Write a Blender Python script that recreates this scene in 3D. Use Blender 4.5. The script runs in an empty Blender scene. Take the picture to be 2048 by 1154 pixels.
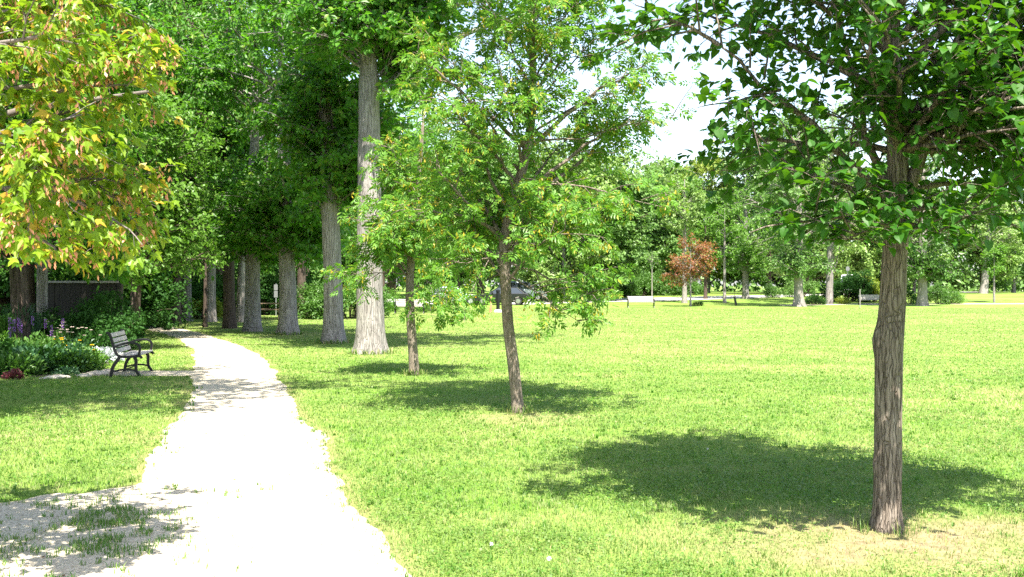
import bpy, math
import numpy as np
from mathutils import Vector

# ------------------------------------------------------------------ camera, sky, sun, exposure
SC = bpy.context.scene
COL = SC.collection
HZ, FPX, EYE = 570.0, 1991.0, 1.65          # horizon row, focal length in photo pixels, eye height
R = math.radians
cam_d = bpy.data.cameras.new('camera'); cam = bpy.data.objects.new('camera', cam_d); COL.objects.link(cam)
cam_d.lens = 35.0; cam_d.sensor_width = 36.0; cam_d.clip_end = 2000; cam_d.clip_start = 0.05
cam.location = (0, 0, EYE); cam.rotation_euler = (R(90 - 0.2), 0, 0)
SC.camera = cam

SUN_EL = 61.0
SUN_AZ = 166.0                               # clockwise from +Y: behind the camera, a little to the right
w = bpy.data.worlds.new('World'); SC.world = w; w.use_nodes = True
nt = w.node_tree; nt.nodes.clear()
sky = nt.nodes.new('ShaderNodeTexSky'); sky.sky_type = 'NISHITA'; sky.sun_disc = False
sky.sun_elevation = R(SUN_EL); sky.sun_rotation = R(SUN_AZ); sky.dust_density = 2.0; sky.air_density = 1.0
bg = nt.nodes.new('ShaderNodeBackground'); bg.inputs[1].default_value = 0.10
wo = nt.nodes.new('ShaderNodeOutputWorld')
nt.links.new(sky.outputs[0], bg.inputs[0])
# summer haze: the low sky is white all round the horizon, with faint thin cloud
tcw = nt.nodes.new('ShaderNodeTexCoord'); sxyz = nt.nodes.new('ShaderNodeSeparateXYZ'); nt.links.new(tcw.outputs['Generated'], sxyz.inputs[0])
mr = nt.nodes.new('ShaderNodeMapRange'); mr.interpolation_type = 'SMOOTHSTEP'
mr.inputs['From Min'].default_value = 0.0; mr.inputs['From Max'].default_value = 0.62; mr.inputs['To Min'].default_value = 1.0; mr.inputs['To Max'].default_value = 0.0
nt.links.new(sxyz.outputs['Z'], mr.inputs['Value'])
cn = nt.nodes.new('ShaderNodeTexNoise'); cn.inputs['Scale'].default_value = 5.0; cn.inputs['Detail'].default_value = 5.0; nt.links.new(tcw.outputs['Generated'], cn.inputs['Vector'])
cr = nt.nodes.new('ShaderNodeMapRange'); cr.inputs['From Min'].default_value = 0.3; cr.inputs['From Max'].default_value = 0.7; cr.inputs['To Min'].default_value = 0.105; cr.inputs['To Max'].default_value = 0.165
nt.links.new(cn.outputs['Fac'], cr.inputs['Value'])
mu = nt.nodes.new('ShaderNodeMath'); mu.operation = 'MULTIPLY'; nt.links.new(mr.outputs[0], mu.inputs[0]); nt.links.new(cr.outputs[0], mu.inputs[1])
hz = nt.nodes.new('ShaderNodeBackground'); hz.inputs[0].default_value = (1.0, 0.985, 0.95, 1); nt.links.new(mu.outputs[0], hz.inputs[1])
ad = nt.nodes.new('ShaderNodeAddShader'); nt.links.new(bg.outputs[0], ad.inputs[0]); nt.links.new(hz.outputs[0], ad.inputs[1])
nt.links.new(ad.outputs[0], wo.inputs[0])
sd = bpy.data.lights.new('sun', 'SUN'); sd.energy = 5.0; sd.angle = R(0.5); sd.color = (1.0, 0.935, 0.82)
sun = bpy.data.objects.new('sun', sd); COL.objects.link(sun)
s_dir = Vector((math.cos(R(SUN_EL)) * math.sin(R(SUN_AZ)), math.cos(R(SUN_EL)) * math.cos(R(SUN_AZ)), math.sin(R(SUN_EL))))
sun.rotation_euler = s_dir.to_track_quat('Z', 'Y').to_euler(); sun.location = (0, 0, 40)
SC.view_settings.view_transform = 'Standard'; SC.view_settings.look = 'None'
SC.view_settings.gamma = 1.0; SC.view_settings.exposure = 1.9
SC.render.engine = 'CYCLES'
cy = SC.cycles
cy.max_bounces = 6; cy.diffuse_bounces = 4; cy.glossy_bounces = 2; cy.transmission_bounces = 4; cy.transparent_max_bounces = 4
cy.caustics_reflective = False; cy.caustics_refractive = False
cy.use_denoising = False
cy.sample_clamp_indirect = 4.0
cy.filter_width = 1.5

# ------------------------------------------------------------------ maths helpers
rng = np.random.default_rng(7)


def reseed(n):
    global rng
    rng = np.random.default_rng(n)


def sstep(a, b, x):
    t = np.clip((np.asarray(x, float) - a) / (b - a), 0, 1)
    return t * t * (3 - 2 * t)


def hgt(x, y):
    return 0.65 * sstep(78, 108, y)


def vrow(y):
    return HZ + FPX * (EYE - hgt(0, y)) / y


def G(u, v):
    """Point of the ground seen at a photo pixel."""
    a, b = 2.0, 260.0
    for _ in range(60):
        m = 0.5 * (a + b)
        if vrow(m) > v: a = m
        else: b = m
    y = 0.5 * (a + b)
    return np.array([(u - 1024) / FPX * y, y, float(hgt(0, y))])


def P(u, v, y):
    """Point at depth y seen at a photo pixel."""
    return np.array([(u - 1024) / FPX * y, y, EYE + (HZ - v) / FPX * y])


def _hash(ix, iy, s):
    h = (ix.astype(np.int64) * 374761393 + iy.astype(np.int64) * 668265263 + s * 1442695041) & 0x7fffffff
    h = ((h ^ (h >> 13)) * 1274126177) & 0x7fffffff
    return ((h ^ (h >> 16)) & 0xffff) / 65535.0


def vnoise(x, y, s=0):
    x = np.asarray(x, float); y = np.asarray(y, float)
    x, y = np.broadcast_arrays(x, y)
    ix, iy = np.floor(x), np.floor(y)
    fx, fy = x - ix, y - iy
    fx, fy = fx * fx * (3 - 2 * fx), fy * fy * (3 - 2 * fy)
    a, b = _hash(ix, iy, s), _hash(ix + 1, iy, s)
    c, d = _hash(ix, iy + 1, s), _hash(ix + 1, iy + 1, s)
    return (a * (1 - fx) + b * fx) * (1 - fy) + (c * (1 - fx) + d * fx) * fy


def fbm(x, y, s=0, o=3):
    t, a, n = 0.0, 0.5, 0.0
    for k in range(o):
        t = t + a * vnoise(np.asarray(x) * 2 ** k, np.asarray(y) * 2 ** k, s + k); n += a; a *= 0.55
    return t / n


def unit(v):
    return v / np.maximum(np.linalg.norm(v, axis=-1, keepdims=True), 1e-9)


def rdir(n):
    return unit(rng.normal(size=(n, 3)))


# ------------------------------------------------------------------ mesh helpers
def mesh_np(name, V, loops, sizes, mat, attr=None, smooth=False):
    me = bpy.data.meshes.new(name)
    V = np.ascontiguousarray(V, np.float32); loops = np.ascontiguousarray(loops, np.int32)
    sizes = np.asarray(sizes, np.int32)
    me.vertices.add(len(V)); me.vertices.foreach_set('co', V.ravel())
    me.loops.add(len(loops)); me.loops.foreach_set('vertex_index', loops)
    me.polygons.add(len(sizes))
    me.polygons.foreach_set('loop_start', np.concatenate([[0], np.cumsum(sizes)[:-1]]).astype(np.int32))
    me.update(calc_edges=True)
    me.polygons.foreach_set('use_smooth', np.full(len(sizes), bool(smooth)))
    if attr is not None:
        a = me.attributes.new('tint', 'FLOAT_COLOR', 'POINT')
        a.data.foreach_set('color', np.ascontiguousarray(attr, np.float32).ravel())
    if mat is not None: me.materials.append(mat)
    me.update()
    return me


def link(name, data, parent=None, loc=(0, 0, 0), rz=0.0):
    o = bpy.data.objects.new(name, data); COL.objects.link(o)
    o.location = loc; o.rotation_euler = (0, 0, rz)
    if parent is not None: o.parent = parent
    return o


def tag(o, label=None, cat=None, group=None, kind=None):
    for k, v in (('label', label), ('category', cat), ('group', group), ('kind', kind)):
        if v: o[k] = v
    return o


def thing(name, label, cat, loc, rz=0.0, group=None):
    return tag(link(name, None, None, tuple(float(c) for c in loc), rz), label, cat, group)


def copy_tree(o, parent=None):
    c = o.copy(); COL.objects.link(c)
    if parent is not None: c.parent = parent
    for ch in o.children: copy_tree(ch, c)
    return c


class MB:
    """Collects numpy pieces into one mesh."""
    def __init__(s):
        s.V, s.L, s.S, s.n, s.A = [], [], [], 0, []

    def add(s, V, loops, sizes, attr=None):
        V = np.asarray(V, float).reshape(-1, 3)
        s.V.append(V); s.L.append(np.asarray(loops, np.int64).ravel() + s.n); s.S.append(np.asarray(sizes).ravel())
        if attr is not None: s.A.append(attr)
        s.n += len(V)

    def faces(s, V, F):
        s.add(V, [i for f in F for i in f], [len(f) for f in F])

    def box(s, c, d, rot=None, taper=1.0):
        x, y, z = np.asarray(d, float) / 2
        V = np.array([[-x, -y, -z], [x, -y, -z], [x, y, -z], [-x, y, -z], [-x * taper, -y * taper, z], [x * taper, -y * taper, z], [x * taper, y * taper, z], [-x * taper, y * taper, z]])
        if rot is not None: V = V @ np.asarray(rot).T
        s.faces(V + np.asarray(c, float), [(3, 2, 1, 0), (4, 5, 6, 7), (0, 1, 5, 4), (1, 2, 6, 5), (2, 3, 7, 6), (3, 0, 4, 7)])

    def tube(s, pts, rad, sides=8, cap=True):
        pts = np.asarray(pts, float); m = len(pts)
        rad = np.broadcast_to(np.asarray(rad, float), (m,))
        T = unit(np.gradient(pts, axis=0))
        ref = np.array([0, 0, 1.0]) if abs(T[:, 2]).mean() < 0.8 else np.array([0, 1.0, 0])
        X = unit(np.cross(T, ref)); Y = np.cross(T, X)
        a = np.linspace(0, 2 * math.pi, sides, endpoint=False)
        V = pts[:, None] + rad[:, None, None] * (np.cos(a)[None, :, None] * X[:, None] + np.sin(a)[None, :, None] * Y[:, None])
        F = []
        for i in range(m - 1):
            for j in range(sides):
                k = (j + 1) % sides
                F.append((i * sides + j, i * sides + k, (i + 1) * sides + k, (i + 1) * sides + j))
        if cap: F += [tuple(range(sides))[::-1], tuple(range((m - 1) * sides, m * sides))]
        s.faces(V.reshape(-1, 3), F)

    def prism(s, outline, axis, a, b):
        """Outline (list of 2D points) extruded along axis 0/1/2 between a and b."""
        o = np.asarray(outline, float); n = len(o)
        V = np.zeros((2 * n, 3)); oth = [i for i in range(3) if i != axis]
        for k, t in enumerate((a, b)):
            V[k * n:(k + 1) * n, axis] = t
            V[k * n:(k + 1) * n, oth[0]] = o[:, 0]; V[k * n:(k + 1) * n, oth[1]] = o[:, 1]
        F = [(i, (i + 1) % n, n + (i + 1) % n, n + i) for i in range(n)]
        F += [tuple(range(n))[::-1], tuple(range(n, 2 * n))]
        s.faces(V, F)

    def mesh(s, name, mat, smooth=False):
        V = np.concatenate(s.V); L = np.concatenate(s.L); S = np.concatenate(s.S)
        A = np.concatenate(s.A) if s.A else None
        return mesh_np(name, V, L, S, mat, A, smooth)

    def build(s, name, mat, parent=None, smooth=False, loc=(0, 0, 0), bevel=0.0):
        o = link(name, s.mesh(name, mat, smooth), parent, loc)
        if bevel:
            b = o.modifiers.new('bevel', 'BEVEL'); b.width = bevel; b.segments = 2; b.limit_method = 'ANGLE'
        return o


# ------------------------------------------------------------------ materials
def new_mat(name):
    m = bpy.data.materials.new(name); m.use_nodes = True
    n = m.node_tree; n.nodes.clear()
    out = n.nodes.new('ShaderNodeOutputMaterial')
    return m, n, out


def N(n, t, **kw):
    x = n.nodes.new(t)
    for k, v in kw.items():
        if k.startswith('_'): setattr(x, k[1:], v)
        else: x.inputs[k.replace('__', ' ')].default_value = v
    return x


def ramp(n, src, stops):
    r = n.nodes.new('ShaderNodeValToRGB')
    e = r.color_ramp.elements
    while len(e) < len(stops): e.new(0.5)
    for k, (p, c) in enumerate(stops):
        e[k].position = p; e[k].color = (*c, 1) if len(c) == 3 else c
    n.links.new(src, r.inputs[0])
    return r.outputs[0]


def mixc(n, fac, a, b, mode='MIX'):
    m = n.nodes.new('ShaderNodeMix'); m.data_type = 'RGBA'; m.blend_type = mode
    for sock, v in ((m.inputs[0], fac), (m.inputs[6], a), (m.inputs[7], b)):
        if isinstance(v, (int, float)): sock.default_value = v
        elif isinstance(v, tuple): sock.default_value = (*v, 1)
        else: n.links.new(v, sock)
    return m.outputs[2]


def noise(n, scale, detail=3, rough=0.55, vec=None, sc=None):
    t = N(n, 'ShaderNodeTexNoise', Scale=scale, Detail=detail, Roughness=rough)
    if vec is not None:
        if sc is not None:
            mp = N(n, 'ShaderNodeMapping'); mp.inputs['Scale'].default_value = sc
            n.links.new(vec, mp.inputs[0]); vec = mp.outputs[0]
        n.links.new(vec, t.inputs['Vector'])
    return t.outputs['Fac']


def leaf_mat(name, c1, c2, c3=None, trans=(0.10, 0.22, 0.015), tf=0.38, rough=0.42, spec=0.35, clump=0.8):
    """Leaf: colour varies leaf by leaf (c1..c2, some c3), partly translucent."""
    m, n, out = new_mat(name)
    geo = N(n, 'ShaderNodeNewGeometry'); tc = N(n, 'ShaderNodeTexCoord')
    rp = geo.outputs['Random Per Island']
    col = mixc(n, rp, c1, c2)
    nz = noise(n, clump, 2, 0.6, tc.outputs['Object'])
    col = mixc(n, ramp(n, nz, [(0.35, (0, 0, 0)), (0.65, (1, 1, 1))]), col, mixc(n, 0.5, c2, c1))
    tr = mixc(n, rp, trans, tuple(min(1, c * 1.25) for c in trans))
    if c3 is not None:
        f = ramp(n, rp, [(0.86, (0, 0, 0)), (0.93, (1, 1, 1))])
        col = mixc(n, f, col, c3); tr = mixc(n, f, tr, tuple(c * 1.1 for c in c3))
    b = N(n, 'ShaderNodeBsdfPrincipled', Roughness=rough)
    b.inputs['Specular IOR Level'].default_value = spec
    n.links.new(col, b.inputs['Base Color'])
    t = N(n, 'ShaderNodeBsdfTranslucent'); n.links.new(tr, t.inputs['Color'])
    mx = N(n, 'ShaderNodeMixShader'); mx.inputs[0].default_value = tf
    n.links.new(b.outputs[0], mx.inputs[1]); n.links.new(t.outputs[0], mx.inputs[2])
    n.links.new(mx.outputs[0], out.inputs[0])
    return m


def bark_mat(name, dark, mid, light, scale=1.0, bump=0.6, moss=None):
    m, n, out = new_mat(name)
    tc = N(n, 'ShaderNodeTexCoord'); ob = tc.outputs['Object']
    a = noise(n, 19 * scale, 4, 0.68, ob, (1, 1, 0.12))
    b_ = noise(n, 34 * scale, 3, 0.6, ob, (1, 1, 0.3))
    big = noise(n, 1.6, 3, 0.6, ob)
    vo = N(n, 'ShaderNodeTexVoronoi', Scale=24 * scale); vo.feature = 'DISTANCE_TO_EDGE'
    mp = N(n, 'ShaderNodeMapping'); mp.inputs['Scale'].default_value = (1, 1, 0.08)
    wv = N(n, 'ShaderNodeVectorMath'); wv.operation = 'ADD'
    nv = N(n, 'ShaderNodeTexNoise', Scale=5 * scale, Detail=2); n.links.new(ob, nv.inputs['Vector'])
    sc_ = N(n, 'ShaderNodeVectorMath'); sc_.operation = 'SCALE'; sc_.inputs[3].default_value = 0.035
    n.links.new(nv.outputs['Color'], sc_.inputs[0]); n.links.new(ob, wv.inputs[0]); n.links.new(sc_.outputs[0], wv.inputs[1])
    n.links.new(wv.outputs[0], mp.inputs[0]); n.links.new(mp.outputs[0], vo.inputs['Vector'])
    crack = ramp(n, vo.outputs['Distance'], [(0.0, (0.5, 0.5, 0.5)), (0.09, (1, 1, 1))])
    h = N(n, 'ShaderNodeMath'); h.operation = 'MULTIPLY_ADD'
    n.links.new(a, h.inputs[0]); h.inputs[1].default_value = 0.8; n.links.new(crack, h.inputs[2])
    col = ramp(n, a, [(0.36, dark), (0.5, mid), (0.68, light)])
    col = mixc(n, ramp(n, b_, [(0.4, (0, 0, 0)), (0.7, (1, 1, 1))]), col, mid)
    col = mixc(n, crack, dark, col)
    col = mixc(n, ramp(n, big, [(0.35, (0, 0, 0)), (0.7, (0.55, 0.55, 0.55))]), col, moss or tuple(c * 0.6 for c in mid))
    bs = N(n, 'ShaderNodeBsdfPrincipled', Roughness=0.9); bs.inputs['Specular IOR Level'].default_value = 0.15
    n.links.new(col, bs.inputs['Base Color'])
    bp = N(n, 'ShaderNodeBump', Strength=bump, Distance=0.02)
    n.links.new(h.outputs[0], bp.inputs['Height']); n.links.new(bp.outputs[0], bs.inputs['Normal'])
    n.links.new(bs.outputs[0], out.inputs[0])
    return m


def plain_mat(name, col, rough=0.6, metal=0.0, spec=0.5, var=0.12, vscale=6.0, coat=0.0, sc=(1, 1, 1)):
    m, n, out = new_mat(name)
    tc = N(n, 'ShaderNodeTexCoord')
    nz = noise(n, vscale, 4, 0.6, tc.outputs['Object'], sc)
    c = ramp(n, nz, [(0.3, tuple(x * (1 - var * 2) for x in col)), (0.7, tuple(min(1, x * (1 + var)) for x in col))])
    b = N(n, 'ShaderNodeBsdfPrincipled', Roughness=rough, Metallic=metal); b.inputs['Specular IOR Level'].default_value = spec
    b.inputs['Coat Weight'].default_value = coat
    n.links.new(c, b.inputs['Base Color']); n.links.new(b.outputs[0], out.inputs[0])
    return m


def grass_mat():
    m, n, out = new_mat('grass_blades')
    at = N(n, 'ShaderNodeAttribute'); at.attribute_name = 'tint'
    sp = N(n, 'ShaderNodeSeparateColor'); n.links.new(at.outputs['Color'], sp.inputs[0])
    green = mixc(n, sp.outputs[1], (0.042, 0.140, 0.012), (0.105, 0.205, 0.030))
    col = mixc(n, sp.outputs[0], green, (0.295, 0.292, 0.125))
    col = mixc(n, sp.outputs[2], col, (0.37, 0.315, 0.15))
    b = N(n, 'ShaderNodeBsdfPrincipled', Roughness=0.5); b.inputs['Specular IOR Level'].default_value = 0.3
    n.links.new(col, b.inputs['Base Color'])
    t = N(n, 'ShaderNodeBsdfTranslucent'); n.links.new(mixc(n, 0.75, col, (0.11, 0.29, 0.012), 'ADD'), t.inputs['Color'])
    mx = N(n, 'ShaderNodeMixShader'); mx.inputs[0].default_value = 0.33
    n.links.new(b.outputs[0], mx.inputs[1]); n.links.new(t.outputs[0], mx.inputs[2]); n.links.new(mx.outputs[0], out.inputs[0])
    return m


def lawn_mat():
    m, n, out = new_mat('lawn_soil_and_turf')
    geo = N(n, 'ShaderNodeNewGeometry'); po = geo.outputs['Position']
    at = N(n, 'ShaderNodeAttribute'); at.attribute_name = 'tint'
    sp = N(n, 'ShaderNodeSeparateColor'); n.links.new(at.outputs['Color'], sp.inputs[0])
    fine = noise(n, 40, 4, 0.7, po, (1, 0.35, 1)); mid = noise(n, 2.2, 4, 0.6, po, (0.5, 1.0, 1)); big = noise(n, 0.28, 3, 0.6, po, (0.35, 1, 1))
    col = ramp(n, fine, [(0.3, (0.050, 0.140, 0.010)), (0.55, (0.115, 0.215, 0.026)), (0.8, (0.210, 0.280, 0.070))])
    col = mixc(n, ramp(n, mid, [(0.42, (0, 0, 0)), (0.75, (0.6, 0.6, 0.6))]), col, (0.250, 0.290, 0.090))
    col = mixc(n, ramp(n, big, [(0.4, (0, 0, 0)), (0.7, (0.45, 0.45, 0.45))]), col, (0.235, 0.280, 0.085))
    dirt = ramp(n, noise(n, 9, 4, 0.7, po), [(0.3, (0.12, 0.095, 0.06)), (0.6, (0.27, 0.215, 0.12)), (0.8, (0.37, 0.31, 0.18))])
    f = N(n, 'ShaderNodeMath'); f.operation = 'MULTIPLY_ADD'; f.use_clamp = True
    nn = noise(n, 5, 4, 0.7, po)
    f2 = N(n, 'ShaderNodeMath'); f2.operation = 'SUBTRACT'; n.links.new(nn, f2.inputs[0]); f2.inputs[1].default_value = 0.5
    n.links.new(f2.outputs[0], f.inputs[0]); f.inputs[1].default_value = 1.0; n.links.new(sp.outputs[2], f.inputs[2])
    col = mixc(n, f.outputs[0], col, dirt)
    b = N(n, 'ShaderNodeBsdfPrincipled', Roughness=0.85); b.inputs['Specular IOR Level'].default_value = 0.1
    n.links.new(col, b.inputs['Base Color'])
    bp = N(n, 'ShaderNodeBump', Strength=0.5, Distance=0.03); n.links.new(fine, bp.inputs['Height']); n.links.new(bp.outputs[0], b.inputs['Normal'])
    n.links.new(b.outputs[0], out.inputs[0])
    return m


def gravel_mat(name='crushed_limestone', k=1.0):
    m, n, out = new_mat(name)
    geo = N(n, 'ShaderNodeNewGeometry'); po = geo.outputs['Position']
    v = N(n, 'ShaderNodeTexVoronoi', Scale=95.0); n.links.new(po, v.inputs['Vector'])
    sp = N(n, 'ShaderNodeSeparateColor'); n.links.new(v.outputs['Color'], sp.inputs[0])
    col = ramp(n, sp.outputs[0], [(0.0, (0.12 * k, 0.10 * k, 0.075 * k)), (0.05, (0.30 * k, 0.26 * k, 0.195 * k)), (0.5, (0.46 * k, 0.405 * k, 0.315 * k)), (1.0, (0.60 * k, 0.54 * k, 0.44 * k))])
    big = noise(n, 1.3, 4, 0.6, po)
    col = mixc(n, ramp(n, big, [(0.35, (0.25, 0.25, 0.25)), (0.65, (0, 0, 0))]), col, (0.36 * k, 0.32 * k, 0.25 * k))
    b = N(n, 'ShaderNodeBsdfPrincipled', Roughness=0.95); b.inputs['Specular IOR Level'].default_value = 0.1
    n.links.new(col, b.inputs['Base Color'])
    bp = N(n, 'ShaderNodeBump', Strength=0.55, Distance=0.006); n.links.new(v.outputs['Distance'], bp.inputs['Height']); n.links.new(bp.outputs[0], b.inputs['Normal'])
    n.links.new(b.outputs[0], out.inputs[0])
    return m


M = {}
M['grass'] = grass_mat(); M['lawn'] = lawn_mat(); M['gravel'] = gravel_mat()
M['concrete'] = plain_mat('pale_concrete', (0.46, 0.43, 0.40), 0.9, var=0.08, vscale=0.6)
M['soil'] = plain_mat('dark_garden_soil', (0.06, 0.045, 0.032), 0.95, var=0.3, vscale=14)
M['bark_elm'] = bark_mat('grey_furrowed_bark', (0.095, 0.085, 0.080), (0.285, 0.262, 0.248), (0.44, 0.415, 0.395), 1.0, 1.0)
M['bark_pale'] = bark_mat('pale_grey_bark', (0.12, 0.105, 0.095), (0.30, 0.27, 0.25), (0.42, 0.39, 0.37), 1.0, 0.7)
M['bark_linden'] = bark_mat('brown_scaly_bark', (0.050, 0.038, 0.030), (0.205, 0.170, 0.138), (0.37, 0.322, 0.278), 2.0, 1.0)
M['bark_ash'] = bark_mat('ash_brown_bark', (0.08, 0.064, 0.052), (0.25, 0.205, 0.165), (0.40, 0.345, 0.29), 2.6, 0.8)
M['bark_dark'] = bark_mat('dark_brown_bark', (0.03, 0.022, 0.018), (0.10, 0.075, 0.06), (0.18, 0.145, 0.12), 1.2, 0.8)
M['bark_twig'] = bark_mat('smooth_grey_twig_bark', (0.09, 0.075, 0.065), (0.18, 0.155, 0.14), (0.26, 0.235, 0.215), 5.0, 0.2)
M['leaf_linden'] = leaf_mat('basswood_leaf', (0.020, 0.085, 0.009), (0.050, 0.150, 0.014), trans=(0.080, 0.21, 0.004), tf=0.38, rough=0.45, spec=0.25)
M['leaf_maple'] = leaf_mat('maple_leaf_yellow_green', (0.095, 0.215, 0.012), (0.225, 0.310, 0.018), (0.42, 0.30, 0.03), trans=(0.23, 0.38, 0.012), tf=0.42)
M['samara'] = leaf_mat('pink_maple_keys', (0.60, 0.24, 0.17), (0.64, 0.36, 0.20), (0.62, 0.45, 0.14), trans=(0.65, 0.26, 0.14), tf=0.4)
M['leaf_ash'] = leaf_mat('ash_leaflet', (0.062, 0.180, 0.022), (0.168, 0.310, 0.048), (0.28, 0.33, 0.04), trans=(0.17, 0.38, 0.015), tf=0.38)
M['ash_key'] = leaf_mat('yellow_ash_keys', (0.34, 0.27, 0.02), (0.44, 0.35, 0.03), trans=(0.45, 0.36, 0.02), tf=0.35)
M['leaf_elm'] = leaf_mat('elm_leaf', (0.040, 0.138, 0.016), (0.105, 0.240, 0.030), (0.16, 0.26, 0.028), trans=(0.12, 0.34, 0.012), tf=0.42, clump=0.4)
M['leaf_wood'] = leaf_mat('woodland_leaf', (0.046, 0.140, 0.020), (0.112, 0.240, 0.040), (0.17, 0.27, 0.03), trans=(0.12, 0.33, 0.014), tf=0.40, clump=0.3)
M['leaf_light'] = leaf_mat('light_green_leaf', (0.075, 0.180, 0.024), (0.150, 0.265, 0.045), trans=(0.14, 0.33, 0.02), tf=0.40, clump=0.4)
M['leaf_far'] = leaf_mat('far_tree_leaf', (0.130, 0.240, 0.056), (0.255, 0.350, 0.105), trans=(0.22, 0.37, 0.05), tf=0.34, clump=0.25)
M['leaf_fardark'] = leaf_mat('far_dark_tree_leaf', (0.080, 0.180, 0.042), (0.170, 0.280, 0.075), trans=(0.15, 0.31, 0.035), tf=0.34, clump=0.25)
M['leaf_yellow'] = leaf_mat('far_yellow_green_leaf', (0.17, 0.25, 0.035), (0.28, 0.34, 0.07), trans=(0.22, 0.32, 0.03), tf=0.36, clump=0.25)
M['leaf_red'] = leaf_mat('autumn_red_leaf', (0.21, 0.062, 0.045), (0.25, 0.135, 0.032), (0.16, 0.22, 0.03), trans=(0.34, 0.13, 0.03), tf=0.36, clump=0.9)
M['leaf_shrub'] = leaf_mat('shrub_leaf', (0.045, 0.125, 0.020), (0.105, 0.205, 0.038), trans=(0.09, 0.22, 0.018), tf=0.33, clump=0.6)
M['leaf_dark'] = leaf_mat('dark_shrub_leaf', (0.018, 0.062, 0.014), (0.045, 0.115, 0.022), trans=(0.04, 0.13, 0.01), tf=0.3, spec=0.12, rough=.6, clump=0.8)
M['leaf_lime'] = leaf_mat('lime_shrub_leaf', (0.16, 0.235, 0.02), (0.26, 0.31, 0.03), trans=(0.22, 0.31, 0.02), tf=0.36, clump=0.6)
M['leaf_blue'] = leaf_mat('blue_green_leaf', (0.035, 0.105, 0.045), (0.085, 0.175, 0.080), trans=(0.06, 0.17, 0.05), tf=0.3, clump=2)
M['leaf_silver'] = leaf_mat('silver_leaf', (0.42, 0.46, 0.46), (0.60, 0.63, 0.64), trans=(0.3, 0.34, 0.32), tf=0.2)
M['leaf_maroon'] = leaf_mat('maroon_leaf', (0.10, 0.025, 0.035), (0.17, 0.05, 0.06), trans=(0.12, 0.03, 0.03), tf=0.25)
M['petal_purple'] = leaf_mat('purple_petal', (0.30, 0.12, 0.48), (0.42, 0.22, 0.60), trans=(0.3, 0.12, 0.45), tf=0.3)
M['petal_yellow'] = leaf_mat('yellow_petal', (0.62, 0.36, 0.01), (0.70, 0.48, 0.02), trans=(0.6, 0.36, 0.01), tf=0.3)
M['petal_pale'] = leaf_mat('pale_pink_petal', (0.55, 0.42, 0.40), (0.64, 0.56, 0.48), trans=(0.5, 0.38, 0.36), tf=0.3)
M['petal_white'] = leaf_mat('white_petal', (0.70, 0.70, 0.66), (0.78, 0.78, 0.74), trans=(0.5, 0.5, 0.45), tf=0.3)
M['litter'] = plain_mat('dry_leaf_litter', (0.16, 0.11, 0.05), 0.9, var=0.3)
M['iron'] = plain_mat('black_painted_iron', (0.008, 0.0085, 0.010), 0.42, 0.0, 0.3, var=0.1)
M['slat'] = plain_mat('weathered_grey_wood', (0.44, 0.41, 0.385), 0.8, var=0.2, vscale=9, sc=(1, 1, 8))
M['slat_pale'] = plain_mat('pale_weathered_wood', (0.36, 0.33, 0.30), 0.8, var=0.12, vscale=6)
M['fence_wood'] = plain_mat('dark_brown_fence_boards', (0.026, 0.022, 0.017), 0.85, var=0.3, vscale=5, sc=(6, 6, 0.4))
M['cap_wood'] = plain_mat('pale_cap_timber', (0.27, 0.255, 0.235), 0.8, var=0.15)
M['table_wood'] = plain_mat('brown_table_wood', (0.20, 0.14, 0.085), 0.8, var=0.2)
M['stone'] = plain_mat('limestone_edging', (0.42, 0.38, 0.34), 0.9, var=0.2, vscale=7)
M['galv'] = plain_mat('galvanised_steel', (0.38, 0.40, 0.41), 0.45, 0.6, var=0.1)
M['signback'] = plain_mat('grey_aluminium_sign_back', (0.20, 0.21, 0.215), 0.5, 0.3, var=0.05)
M['post_wood'] = plain_mat('orange_tan_post_wood', (0.42, 0.21, 0.12), 0.8, var=0.15)
M['white'] = plain_mat('white_paint', (0.74, 0.74, 0.73), 0.5, var=0.04)
M['car_black'] = plain_mat('black_car_paint', (0.014, 0.015, 0.018), 0.25, 0.0, 0.6, var=0.05, coat=1.0)
M['car_silver'] = plain_mat('silver_blue_car_paint', (0.36, 0.43, 0.50), 0.3, 0.5, 0.5, var=0.04, coat=1.0)
M['car_white'] = plain_mat('white_car_paint', (0.70, 0.71, 0.72), 0.3, 0.0, 0.5, var=0.03, coat=1.0)
M['glass'] = plain_mat('dark_car_glass', (0.02, 0.028, 0.033), 0.06, 0.0, 0.8, var=0.05, coat=1.0)
M['tyre'] = plain_mat('tyre_rubber', (0.018, 0.018, 0.018), 0.85)
M['rim'] = plain_mat('alloy_rim', (0.45, 0.46, 0.47), 0.3, 0.8)
M['lamp'] = plain_mat('clear_headlight', (0.65, 0.66, 0.66), 0.15, 0.2, coat=1.0)
M['amber'] = plain_mat('amber_marker_lens', (0.62, 0.22, 0.02), 0.25)
M['stucco'] = plain_mat('beige_house_wall', (0.48, 0.42, 0.35), 0.9, var=0.06)
M['shingle'] = plain_mat('brown_roof_shingle', (0.12, 0.095, 0.08), 0.9, var=0.2, vscale=3)

# ------------------------------------------------------------------ ground, paths, road
def left_edge(y):
    pts = [(2, -3.1), (8.3, -3.1), (8.6, -3.22), (9.6, -3.52), (11.0, -3.84), (13.2, -4.32), (15.6, -5.02), (19.3, -6.15), (25.3, -8.1), (29.9, -9.98), (33.5, -11.7), (36.5, -13.3), (38.8, -15.0), (40.0, -18), (41, -24)]
    a = np.array(pts); return np.interp(y, a[:, 0], a[:, 1])


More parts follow.
